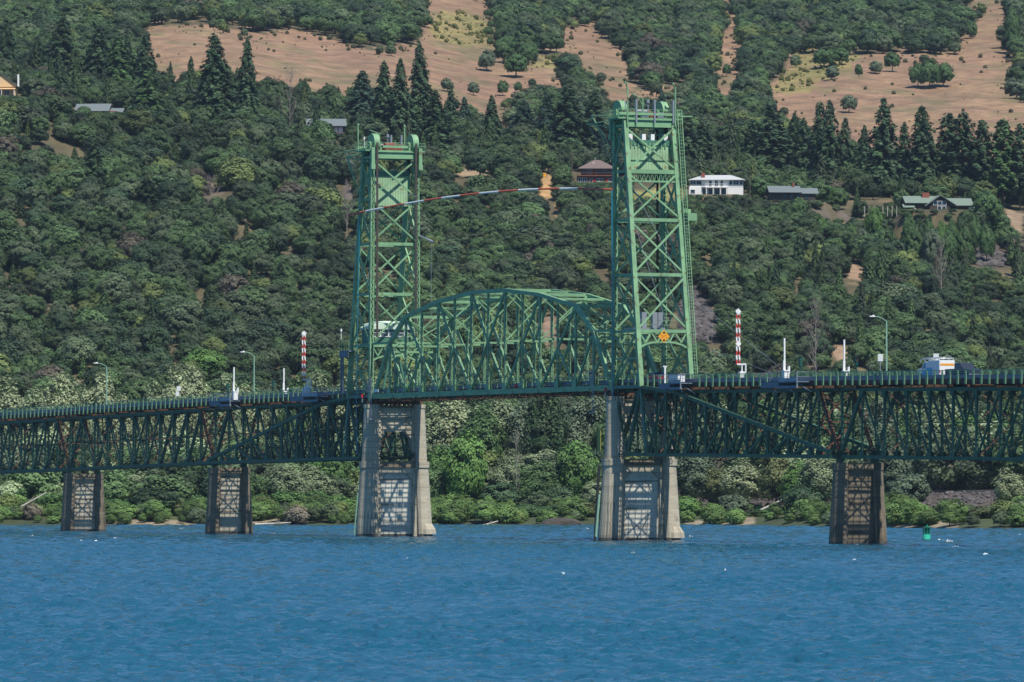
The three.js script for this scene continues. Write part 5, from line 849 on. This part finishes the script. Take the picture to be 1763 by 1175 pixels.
// woods that read as one mass
const HOUSES = [[1234, 337, 1800, 56], [1372, 346, 1790, 52], [1620, 362, 1750, 70], [1024, 316, 1830, 36], [8, 165, 1850, 26], [172, 194, 1840, 38], [578, 232, 1840, 18], [626, 194, 1930, 15]];
const merged = {}; const both = k => merged[k] ??= KIND[k].map(v => { const t = v.trunk.clone(); for (let i = 0; i < t.attributes.color.count; i++) t.attributes.color.setXYZ(i, 1.5, .9, 1.2); return mergeGeometries([v.crown, t]); });
function woods(name, label, seed, o) {
  const r = rng(seed), put = {}; let count = 0;
  for (let d = o.d0; d < o.d1; d += o.step) for (let u = o.u0; u < o.u1; u += o.step * FPX / d) {
    const dd = d + (r() - .5) * o.step * .95, uu = u + (r() - .5) * o.step * FPX / d * .95, x = (uu - CX) / FPX * dd, q0 = r(), q1 = r(), q2 = r(), q3 = r();
    if (o.near && !HOUSES.some(H => Math.abs(uu - H[0]) < H[3] + 30 && dd < H[2] + 4 && dd > H[2] - 60)) continue;
    if (o.q && (dd - shoreD(uu) < o.q[0] || dd - shoreD(uu) > o.q[1])) continue;
    const y = elev(x, dd), yp = yPix(x, dd, y), dens = fbm(x / 34 + seed, dd / 34, 3); if (o.thin && dens < o.thin && q3 < .75) continue;
    let kind = o.kinds[Math.floor(q0 * o.kinds.length)], h = lerp(o.h[0], o.h[1], q1 * q1 * .7 + .3 * dens), w = h * lerp(.85, 1.25, q2) * (kind === 'fir' || kind === 'sparseFir' ? .5 : kind === 'bush' ? 1.3 : 1); if (kind === 'fir') h *= 1.5;
    const wp = w * FPX / dd;
    if (dd > 1960 && (isMeadow(uu, yp) || isMeadow(uu, yp - h * FPX / dd * .55))) {
      if (q3 > .11 || (isMeadow(uu - 26, yp) && isMeadow(uu + 26, yp) && isMeadow(uu, yp - 16) && isMeadow(uu, yp + 12))) continue; h *= .55; w *= .5;
    }
    if (dd > 1380 && dd < 1960 && [0, .35, .75].some(k => [-.22, 0, .22].some(e => bareAt(uu + e * wp, yp - h * FPX / dd * k)))) continue;
    if (o.low && dd - shoreD(uu) > 22) { if ((uu > 1215 && uu < 1355) || (uu > 1560 && uu < 1740)) { if (q3 < .75) continue; h *= .5; w *= .6; } }
    if (o.near) w = Math.max(w, 2.6);
    let skip = false; for (const H of HOUSES) if (Math.abs(uu - H[0]) < H[3] + wp * .4) {                  // nothing tall in front of a house
      if (dd < H[2] + 2) { const most = (yp - H[1] + 3) * dd / FPX; if (most < .5) skip = true; else if (h > most) { w *= Math.max(.4, most / h); h = most; if (most < 3) kind = 'bush'; if (o.near) w = Math.max(w, 1.6 + h); } } else if (dd < H[2] + 12) skip = true;
    } if (skip) continue;
    if (standing.some(s => Math.hypot(s[0] - x, s[1] - dd) < (s[2] + w) * .3)) continue;
    const n = fbm(x / 22 + 9, dd / 22 + seed, 3), m = r(), b = o.tone * (.5 + 1.05 * n) * (.7 + .6 * r());
    let c = m < .06 ? [.125, .165, .05] : m < .074 ? [.12, .105, .075] : m < .28 ? [.078, .110, .055] : m < .52 ? [.038, .070, .032] : [.068, .118, .042]; if (o.fresh && m > .2) c = [.075, .128, .034]; if (o.pale && r() < o.pale) c = [.20, .25, .135];
    (put[kind] ??= []).push([x, y, -dd, h, w, r() * 6.28, c.map(v => v * b), Math.floor(r() * 97)]); count++;
  }
  const g = new THREE.Group(); g.name = numbered(name); tag(g, label, o.cat ?? 'wood', null, 'stuff'); scene.add(g);
  const mtx = new THREE.Matrix4(), qt = new THREE.Quaternion(), up = V3(0, 1, 0), col = new THREE.Color();
  for (const k in put) both(k).forEach((geo, vi, all) => {
    const mine = put[k].filter(t => t[7] % all.length === vi); if (!mine.length) return;
    const im = new THREE.InstancedMesh(geo, LM.wood, mine.length); im.name = 'tree_crowns'; tag(im, null, null, null, 'stuff'); im.castShadow = im.receiveShadow = true;
    mine.forEach((t, i) => { mtx.compose(V3(t[0], t[1], t[2]), qt.setFromAxisAngle(up, t[5]), V3(t[4] / KIND[k][vi].w, t[3] / 10, t[4] / KIND[k][vi].w)); im.setMatrixAt(i, mtx); im.setColorAt(i, col.setRGB(...t[6])); }); g.add(im);
  });
  console.log(name, count);
}
woods('bluff_wood', 'dense oak wood covering the bluff left of the left tower', 3, { u0: -170, u1: 620, d0: 1395, d1: 1830, step: 6.4, kinds: ['oak', 'oak', 'oak', 'round', 'oak', 'bush', 'round', 'oak', 'sparseFir'], h: [4.5, 11], tone: 1.08, thin: .25 });
woods('bluff_wood', 'dense oak wood covering the bluff between the lift towers', 4, { u0: 620, u1: 1090, d0: 1395, d1: 1825, step: 6.1, kinds: ['oak', 'oak', 'round', 'oak', 'bush'], h: [4, 10.2], tone: 1.18, thin: .26 });
woods('bluff_wood', 'dense oak wood covering the bluff right of the right tower', 5, { u0: 1090, u1: 1930, d0: 1380, d1: 1800, step: 6.1, kinds: ['oak', 'oak', 'round', 'oak', 'bush', 'oak', 'round', 'oak', 'fir'], h: [4, 10.2], tone: 1.14, thin: .27 });
woods('plateau_wood', 'mixed wood on the plateau around the houses', 6, { u0: -170, u1: 1930, d0: 1832, d1: 2010, step: 7.5, kinds: ['oak', 'oak', 'round', 'oak', 'fir'], h: [4.5, 11], tone: .98 });
woods('hill_wood', 'oak woods between the dry meadows on the upper hillside', 7, { u0: -170, u1: 1930, d0: 2012, d1: 2860, step: 8, kinds: ['oak', 'oak', 'oak', 'round'], h: [5.5, 12], tone: 1.2 });
woods('bank_wood', 'leafy undergrowth and trees along the far bank', 8, { u0: -170, u1: 1930, d0: 1090, d1: 1420, q: [98, 260], step: 6, kinds: ['round', 'cottonwood', 'bush', 'round'], h: [9, 18], tone: 1.45, pale: .28, cat: 'wood' });
woods('bank_undergrowth', 'green shrubs growing low along the bank', 9, { u0: -170, u1: 1930, d0: 1085, d1: 1300, q: [2, 52], low: 1, fresh: 1, step: 3.2, kinds: ['bush', 'bush', 'round', 'cottonwood'], h: [1.2, 5.4], tone: 1.75, cat: 'undergrowth', thin: .4 });
woods('bank_undergrowth', 'mixed young trees between bushes and bluff left of the right lift pier', 10, { u0: -170, u1: 1120, d0: 1180, d1: 1330, q: [40, 110], step: 5, kinds: ['round', 'cottonwood', 'bush'], h: [6, 12], tone: 1.5, pale: .22, cat: 'undergrowth' });
woods('yard_shrubs', 'low shrubs growing on the slope in front of the houses', 12, { u0: -60, u1: 1800, d0: 1690, d1: 1850, step: 2.8, kinds: ['bush', 'bush', 'oak'], h: [1.0, 3.0], tone: 1.2, cat: 'shrubs', near: 1 });
{ const d = 1822; for (const [u, top, w, lab] of [[548, 198, 74, 'broad oak hiding most of the dark-roofed house left of the left tower'], [142, 178, 40, 'oak covering the left end of the long gray roof'], [1404, 302, 76, 'spreading oak rising over the low gray-roofed house'], [1440, 318, 50, 'dark oak right of the low gray-roofed house'], [1312, 296, 60, 'large oak between the white house and the gray-roofed house'], [1700, 318, 60, 'oak at the right end of the green-roofed house'], [1508, 344, 44, 'bright oak at the left end of the green-roofed house']]) { const dd = u > 1000 ? (u > 1480 ? 1745 : u > 1390 ? 1806 : 1800) : d, x = (u - CX) / FPX * dd, y = elev(x, dd); tree('oak', u === 1508 ? LM.green : LM.mid, V3(x, y, -dd), (yPix(x, dd, y) - top) * dd / FPX, w * dd / FPX, 'oak_tree', lab, 'oak'); } }
{ // low scrub dotted over the meadows
  const r = rng(21), g = new THREE.Group(); g.name = 'meadow_scrub'; tag(g, 'scattered low green scrub dotted over the dry meadows', 'scrub', null, 'stuff'); scene.add(g); const L = [];
  for (let k = 0; k < 16000; k++) { const d = 1990 + r() * 800, u = -60 + r() * 1900, x = (u - CX) / FPX * d, y = elev(x, d), yp = yPix(x, d, y), gr = isGreen(u, yp), a = r(), b = r(), c = r(); if (!isMeadow(u, yp)) continue; const edge = !isMeadow(u, yp - 14) || !isMeadow(u - 22, yp) || !isMeadow(u + 22, yp); if (a > (gr ? .9 : edge ? .45 : fbm(x / 30, d / 30, 2) > .56 ? .30 : .03)) continue; L.push([x, y - .15, -d, 0.45 + 1.3 * b * b * b, gr ? [.19, .20, .06] : [.11, .12, .055], c]); }
  const im = new THREE.InstancedMesh(KIND.bush[0].crown, LM.wood, L.length), m = new THREE.Matrix4(), q = new THREE.Quaternion(), c = new THREE.Color(); im.name = 'scrub_clumps'; tag(im, null, null, null, 'stuff');
  L.forEach((t, i) => { m.compose(V3(t[0], t[1], t[2]), q.setFromAxisAngle(V3(0, 1, 0), t[5] * 6.28), V3(t[3] * .13, t[3] * .13, t[3] * .13)); im.setMatrixAt(i, m); im.setColorAt(i, c.setRGB(...t[4].map(v => v * (.7 + .6 * t[5])))); }); g.add(im);
}
// ---------- houses on the bluff ----------
const HM = { white: std(lin(.78, .78, .76), .7), roofW: std(lin(.44, .46, .46), .8), brick: std(lin(.24, .07, .05), .9), darkWood: std(lin(.055, .04, .035), .85), roofGreen: std(lin(.16, .21, .17), .9), roofGrey: std(lin(.14, .165, .17), .9), roofBrown: std(lin(.16, .115, .105), .95), redWood: std(lin(.22, .085, .05), .85), cream: std(lin(.72, .50, .27), .8), frame: std(lin(.75, .75, .73), .6), glass: std(lin(.02, .04, .06), .1), pale: std(lin(.58, .53, .48), .8), stone: std(lin(.33, .29, .25), .95), redCloth: std(lin(.6, .02, .03), .7) };
function house(name, label, u, y, d, turn, cat = 'house') { const p = at(u, y, d); return wthing(name, label, cat, p, turn, 'houses on the bluff'); }
const hp = (g, name, mb, mat, label) => { const m = mb.mesh(name, mat, g); if (label) m.userData.label = label; return m; };
function win(g, x, y, w, h, z, n = 1, mat = HM.frame) { const f = new MB(), t = .09; f.box(x, y, z, x + w, y + t, z + .12).box(x, y + h - t, z, x + w, y + h, z + .12); for (let k = 0; k <= n; k++) { const q = x + (w - t) * k / n; f.box(q, y + t, z, q + t, y + h - t, z + .12); } const m = hp(g, 'window', f, mat); const pane = new MB().box(x + .04, y + .04, z + .02, x + w - .04, y + h - .04, z + .06).mesh('pane', HM.glass, m); }
function hip(g, x0, x1, z0, z1, y, h, inset, mat, name = 'roof') { const a = [V3(x0, y, z1), V3(x1, y, z1), V3(x1, y, z0), V3(x0, y, z0)], zc = (z0 + z1) / 2, r0 = V3(x0 + inset, y + h, zc), r1 = V3(x1 - inset, y + h, zc), m = new MB(); m.quad(a[0], a[1], r1, r0).quad(a[2], a[3], r0, r1).tri(a[1], a[2], r1).tri(a[3], a[0], r0).box(x0, y - .14, z0, x1, y - .001, z1); return hp(g, name, m, mat); }
function gable(g, x0, x1, z0, z1, y, h, mat, axis = 'x', wall = null) { const m = new MB(), t = .16; if (axis === 'x') { const zc = (z0 + z1) / 2; m.beam(V3((x0 + x1) / 2, y, z1), V3((x0 + x1) / 2, y + h, zc), x1 - x0, t, V3(1, 0, 0)).beam(V3((x0 + x1) / 2, y, z0), V3((x0 + x1) / 2, y + h, zc), x1 - x0, t, V3(1, 0, 0)); if (wall) for (const x of [x0 + .5, x1 - .5]) hp(g, 'gable_wall', new MB().tri(V3(x, y, z1 - .4), V3(x, y, z0 + .4), V3(x, y + h - .2, zc)), wall); } else { const xc = (x0 + x1) / 2; m.beam(V3(x0, y, (z0 + z1) / 2), V3(xc, y + h, (z0 + z1) / 2), z1 - z0, t).beam(V3(x1, y, (z0 + z1) / 2), V3(xc, y + h, (z0 + z1) / 2), z1 - z0, t); if (wall) for (const z of [z0 + .5, z1 - .5]) hp(g, 'gable_wall', new MB().tri(V3(x0 + .4, y, z), V3(x1 - .4, y, z), V3(xc, y + h - .2, z)), wall); } return hp(g, 'roof', m, mat); }
{ // white two-storey house, 94 columns wide at 1800 m
  const g = house('white_house', 'white two-storey house with pale hipped roof and brick chimney', 1234, 337, 1800, -.05);
  hp(g, 'upper_wall', new MB().box(-7.8, 2.6, -8, 7.8, 4.7, 0), HM.white); hp(g, 'lower_wall', new MB().box(-8, -2, -8, -4.4, 2.6, .2).box(-4.4, -2, -8, 3.2, 2.6, -1).box(3.2, -2, -8, 7.8, 2.58, -.05), HM.white);
  hip(g, -8.2, 8.4, -8.8, .9, 4.72, 1.55, 4.3, HM.roofW); hp(g, 'chimney', new MB().box(-4.4, 5, -2.2, -3.4, 6.9, -1.2), HM.brick);
  hp(g, 'balcony', new MB().box(-3.2, 2.35, -.9, 3.2, 2.58, 1.5), HM.white); const r = new MB(); for (const y of [3, 3.5]) r.beam(V3(-3.2, y, 1.45), V3(3.2, y, 1.45), .06, .06); for (let k = 0; k <= 8; k++) r.box(-3.2 + k * .8 - .03, 2.58, 1.42, -3.2 + k * .8 + .03, 3.5, 1.48); hp(g, 'balcony_railing', r, HM.frame);
  for (const x of [-2.9, -.9, 1.2, 3]) hp(g, 'column', new MB().box(x - .12, -1, 1.15, x + .12, 2.35, 1.4), HM.white);
  win(g, -7.7, 3.2, 1.7, 1.3, .02, 2); win(g, -5.9, 3.2, 1.6, 1.3, .02, 1); win(g, -2.2, 2.65, .9, 1.9, .02); win(g, -.5, 2.65, 1.0, 1.9, .02); win(g, 1.1, 2.65, .9, 1.9, .02); win(g, 3.7, 3.1, 1, 1.4, .02); win(g, 4.9, 3.1, 1.7, 1.4, .02, 2); win(g, 6.8, 3.1, .9, 1.4, .02);
  win(g, -7.6, .7, 1.4, 1.2, .22); for (const x of [-4.2, -2.4, -.5, 1.4]) win(g, x, .1, 1.5, 2.1, -.98);
}
{ const g = house('dark_house', 'low dark house with grey roof under the spreading trees', 1366, 346, 1790, .1);
  hp(g, 'wall', new MB().box(-6.6, -3, -7, 6.6, 2.4, 0), HM.darkWood); gable(g, -7.2, 2.5, -7.8, 1.2, 2.4, 2.1, HM.roofGrey, 'x', HM.darkWood); gable(g, 2.5, 7.6, -6.8, .6, 2.1, 1.8, HM.roofGrey, 'x', HM.darkWood); hp(g, 'chimney', new MB().box(.2, 3.4, -3, .8, 5.4, -2.4), HM.brick); for (const x of [-3, -1, 1, 3.4]) win(g, x, .5, 1.3, 1.4, .02, 1, HM.darkWood); }
{ const g = house('green_roofed_house', 'dark timber house with green roof and tall white gable windows', 1620, 364, 1750, .12);
  hp(g, 'wall', new MB().box(-9.6, -3, -8, 3.2, 2.2, -.4).box(3.2, -3, -8, 9.8, 1.7, -1), HM.darkWood);
  gable(g, -10.2, .2, -8.8, .4, 2.3, 2.2, HM.roofGreen, 'x', HM.darkWood); hp(g, 'gable_front', new MB().box(-3.2, -3, -2, 2.6, 2.1, .8).tri(V3(-3.2, 2.1, .78), V3(2.6, 2.1, .78), V3(-.3, 4.2, .78)), HM.darkWood);
  { const m = new MB(); m.beam(V3(-4.6, 1.5, -3), V3(-.2, 4.6, -3), 9.2, .18).beam(V3(4.8, 1.5, -3), V3(-.2, 4.6, -3), 9.2, .18); hp(g, 'gable_roof', m, HM.roofGreen); }
  { const m = new MB(); m.beam(V3(6, 1.65, .2), V3(6, 3.9, -4), 7.4, .18, V3(1, 0, 0)); hp(g, 'side_roof', m, HM.roofGreen); hp(g, 'low_roof', new MB().beam(V3(10, .9, .2), V3(10, 2.1, -3), 3.4, .18, V3(1, 0, 0)), HM.roofGreen); }
  hp(g, 'entry_roof', new MB().beam(V3(-9.2, 1, 1.2), V3(-9.2, 2, -1), 3.4, .16, V3(1, 0, 0)), HM.roofGreen); hp(g, 'chimney', new MB().box(-4.6, 3.6, -4, -2.6, 5.5, -3), HM.brick);
  win(g, -2.2, 1.7, 3.8, 1.25, .86, 3); win(g, -1, -.6, 1.2, 2.1, .86); win(g, .3, -.6, 1.2, 2.1, .86); win(g, 3.4, -.5, 1.9, 1.1, -.5, 2); win(g, 6.1, -.5, 1.7, .8, -.9); win(g, 8, -.6, 1.2, .8, -.9, 2); win(g, -8.6, -.2, 1.6, 1.1, -.36); }
{ const g = house('brown_house', 'brown timber house with pyramid roof beside the right tower', 1026, 317, 1830, 0);
  hp(g, 'lower_wall', new MB().box(-5.6, -3, -7, 5.4, 2.6, 0), HM.redWood); hp(g, 'upper_wall', new MB().box(-4.4, 2.6, -7, 5.4, 4.7, -.8), HM.redWood); hp(g, 'balcony', new MB().box(-5.4, 2.45, -.8, 5.6, 2.7, .9), HM.redWood); hp(g, 'balcony_railing', new MB().box(-5.4, 3.3, .84, 5.6, 3.4, .9).box(-5.4, 2.7, .8, -5.3, 4.6, .9).box(0, 2.7, .8, .1, 4.6, .9).box(5.5, 2.7, .8, 5.6, 4.6, .9), HM.redWood);
  hip(g, -5.4, 6.2, -8, 1.4, 4.7, 2.7, 4.9, HM.roofBrown); hp(g, 'skylight', new MB().box(-.9, 6.25, -1.9, -.4, 6.6, -1.5), HM.frame); hp(g, 'finial', new MB().box(-.2, 7.2, -3.4, -.1, 8.1, -3.3), HM.pale);
  win(g, -4.2, 3, 1.3, 1.5, -.78, 1, HM.redWood); win(g, -2.6, 3, 1.5, 1.5, -.78, 2); win(g, 0, 3, 5, 1.5, -.78, 4, HM.redWood); win(g, -5.3, .5, 2.7, 1.5, .02, 4); win(g, -1.8, -.4, .9, 2, .02); win(g, .2, .8, 1.9, .9, .02, 2); win(g, 3.8, .8, 1.5, .9, .02);
  for (const x of [-.7, 3.1]) hp(g, 'banner', new MB().box(x, .7, .16, x + .5, 1.6, .2), HM.redCloth, 'red hanging cloth'); hp(g, 'terrace', new MB().box(-.6, -.7, 0, 4.6, -.45, 2.4), HM.redWood); hp(g, 'retaining_wall', new MB().box(-.8, -4, 2.5, 4, -.75, 3.4).box(-5, -3.5, .6, -2, -.5, 2), HM.stone); }
{ const g = house('yellow_house', 'cream yellow gabled house cut by the left photo edge', 2, 166, 1850, 0);
  hp(g, 'wall', new MB().box(-6, -3, -8, 4, 3.0, 0), HM.cream); gable(g, -5.4, 4.9, -8.5, .8, 3, 4.1, HM.roofGrey, 'z', HM.cream); hp(g, 'porch_roof', new MB().beam(V3(-.6, 2.55, 0), V3(-.6, 2.2, 1.8), 9.4, .14, V3(1, 0, 0)), HM.cream); hp(g, 'porch_post', new MB().box(3.6, -2, 1.5, 3.8, 2.2, 1.7).box(-.2, -2, 1.5, 0, 2.2, 1.7), HM.frame); hp(g, 'flue', new MB().box(4.3, 3, -4, 4.8, 7, -3.5), HM.white); win(g, -3, 3.3, 2.6, 1.1, -.46, 1); win(g, 1.4, 3.9, .5, .6, -.46); win(g, -3.4, .1, 3.2, 1.9, .02, 3); win(g, .6, .1, 1.6, 1.9, .02, 2); hp(g, 'terrace', new MB().box(-4, -2.5, .2, 3.4, -.3, 2.4), HM.white); }
{ const g = house('grey_roofed_house', 'house with long light grey roof deep in trees at left', 168, 200, 1840, -.08);
  hp(g, 'wall', new MB().box(-6.5, -3, -8, 5.6, 1.6, 0), HM.redWood); gable(g, -7.2, 3.4, -9, 1.2, 1.5, 2.5, HM.roofGrey, 'x', HM.redWood); gable(g, 3.4, 7.4, -7.5, 1, .7, 1.9, HM.roofGrey, 'x', HM.redWood); for (const x of [-1, 1.2, 3]) win(g, x, -.2, 1.3, 1.2, .02); }
{ const g = house('hidden_house', 'dark-roofed house with two bright white windows left of the left tower', 562, 236, 1840, .05);
  hp(g, 'wall', new MB().box(-5.5, -3, -7, 5.4, 3.4, -.4), HM.darkWood); gable(g, -6.2, 5.9, -8, .8, 3.3, 2.4, HM.roofGrey, 'x', HM.darkWood); hp(g, 'deck', new MB().box(-1, 1.0, -.4, 5.2, 1.3, 1.8), HM.roofBrown); const w = new MB(); w.box(2.2, 1.5, -.36, 3.3, 3, -.3).box(3.5, 1.5, -.36, 4.8, 3, -.3); hp(g, 'window_blind', w, HM.frame, 'bright white blind'); }
{ const g = house('small_house', 'small pale gabled roof peeking from trees above the left tower', 626, 200, 1930, .2); hp(g, 'wall', new MB().box(-2.4, -3, -5, 2.4, 1.6, 0), HM.pale); gable(g, -3, 3, -5.6, .8, 1.4, 1.9, HM.pale, 'x', HM.pale); hp(g, 'flue', new MB().box(-2.4, 2.5, -2.6, -2.1, 4.4, -2.3), HM.white); }
{ // rail fence beside the green-roofed house, posts and rails
  const d = 1746, g = wthing('rail_fence', 'thin rail fence left of the green-roofed house', 'fence', at(1520, 364, d)), s = FPX / d; for (let k = 0; k < 8; k++) new MB().box(-5 + k * 1.3 - .06, -1.4, -.06, -5 + k * 1.3 + .06, 1.5, .06).mesh('post', HM.pale, g); for (const y of [.5, 1.4]) new MB().beam(V3(-5, y, 0), V3(4.2, y, 0), .07, .07).mesh('rail', HM.darkWood, g); }
for (const [u, top, base, d, lab] of [[985, 262, 318, 1815, 'utility pole left of the brown house'], [905, 310, 335, 1800, 'utility pole left of the yellow equipment box'], [1292, 300, 345, 1790, 'utility pole between the white house and the gray-roofed house']]) { const p = at(u, base + 8, d), g = wthing('utility_pole', lab, 'utility pole', p), h = (base + 8 - top) * d / FPX; new MB().cyl(V3(0, -1, 0), V3(0, h, 0), .12, .08, 8).mesh('pole', HM.roofBrown, g); new MB().box(-1.1, h - .8, -.06, 1.1, h - .65, .06).mesh('crossarm', HM.darkWood, g); }
{ const p = at(936, 301, 1805), g = wthing('equipment_box', 'small orange box on top of the ochre earth cut', 'box', p); new MB().box(-.75, -.6, -.6, .75, .65, .6).mesh('body', std(lin(.8, .35, .02), .5), g); new MB().box(-.8, .65, -.65, .8, .75, .65).mesh('lid', HM.darkWood, g); }
// rocks, logs and the dark mound at the waterline
{ const r = rng(61), rock = (sx, sy, sz, seed, det = 3) => { const g = new THREE.IcosahedronGeometry(1, det), p = g.attributes.position, q = V3(); for (let i = 0; i < p.count; i++) { q.fromBufferAttribute(p, i); const n = .72 + .5 * fbm(q.x * 2.3 + seed, q.y * 2.3 + q.z * 1.9, 3); q.multiplyScalar(n); p.setXYZ(i, q.x * sx, q.y * sy, q.z * sz); } g.computeVertexNormals(); return g; };
  const u = 970, d = shoreD(u) - 6, m = new THREE.Mesh(rock(4.2, 1.8, 3.5, 4), std(lin(.085, .075, .065), .95, { map: groundTex, bumpMap: groundTex, bumpScale: .3 })); m.name = 'rock_mound'; m.position.set((u - CX) / FPX * d, -.1, -d); scene.add(tag(m, 'dark gravelly mound at the waterline left of the right lift pier', 'mound'));
  const g = new THREE.Group(); g.name = 'riprap'; tag(g, 'grey-brown boulders lining the railway bank at the right', 'boulders', null, 'stuff'); scene.add(g); const L = [];
  for (let k = 0; k < 2600; k++) { const u = 1190 + r() * 720, q = 50 + r() * 24, d = shoreD(u) + q, x = (u - CX) / FPX * d; if (r() < .85 * fbm(x / 8, d / 8, 2)) continue; L.push([x, elev(x, d), -d, .25 + .6 * r() * r(), r(), r()]); }
  for (let k = 0; k < 1500; k++) { const P = k % 2 ? [1670, 400, 70, 64] : [1170, 498, 66, 92], uu = P[0] + r() * P[2], yy = P[1] + r() * P[3], b = bareAt(uu, yy); if (!b || b[2] !== 'rock') continue; const p = ground(uu, yy, 1380, 1900); L.push([p.x, p.y, p.z, .5 + 1.3 * r() * r(), r(), r()]); }
  const im = new THREE.InstancedMesh(rock(1, .8, 1, 9, 1), std(lin(1, 1, 1), .95), L.length), mt = new THREE.Matrix4(), c = new THREE.Color(); im.name = 'boulder_stones'; tag(im, null, null, null, 'stuff');
  L.forEach((t, i) => { mt.makeRotationY(t[4] * 6.28).scale(V3(t[3], t[3], t[3])).setPosition(t[0], t[1], t[2]); im.setMatrixAt(i, mt); const v = .6 + .8 * t[5]; im.setColorAt(i, c.setRGB(.085 * v, .074 * v, .072 * v)); }); g.add(im);
  for (const [u, y, len, an, lab] of [[1345, 862, 9, .5, 'bleached driftwood log leaning on the bank beside the dark round shrub'], [840, 903, 4, .3, 'short pale log on the water edge between the lift piers'], [470, 902, 7, .05, 'pale driftwood log on the sandy strip left of the left lift pier'], [45, 868, 8, .6, 'pale leaning trunk at the far left bank']]) { const d = shoreD(u) + (y > 890 ? 1 : 30), p = at(u, y, d); const b = new MB(); b.cyl(V3(-len / 2, -Math.sin(an) * len / 2, 0), V3(len / 2, Math.sin(an) * len / 2, 0), .22, .12, 8).cyl(V3(0, 0, 0), V3(len * .2, len * .22 * an + .4, .3), .1, .04, 6); const m = b.mesh('driftwood_log', LM.paleBarkPlain ?? std(lin(.5, .46, .4), .9), null); m.name = numbered('driftwood_log'); m.position.copy(p); scene.add(tag(m, lab, 'log', 'driftwood logs on the bank')); }
}
renderer.render(scene, camera);
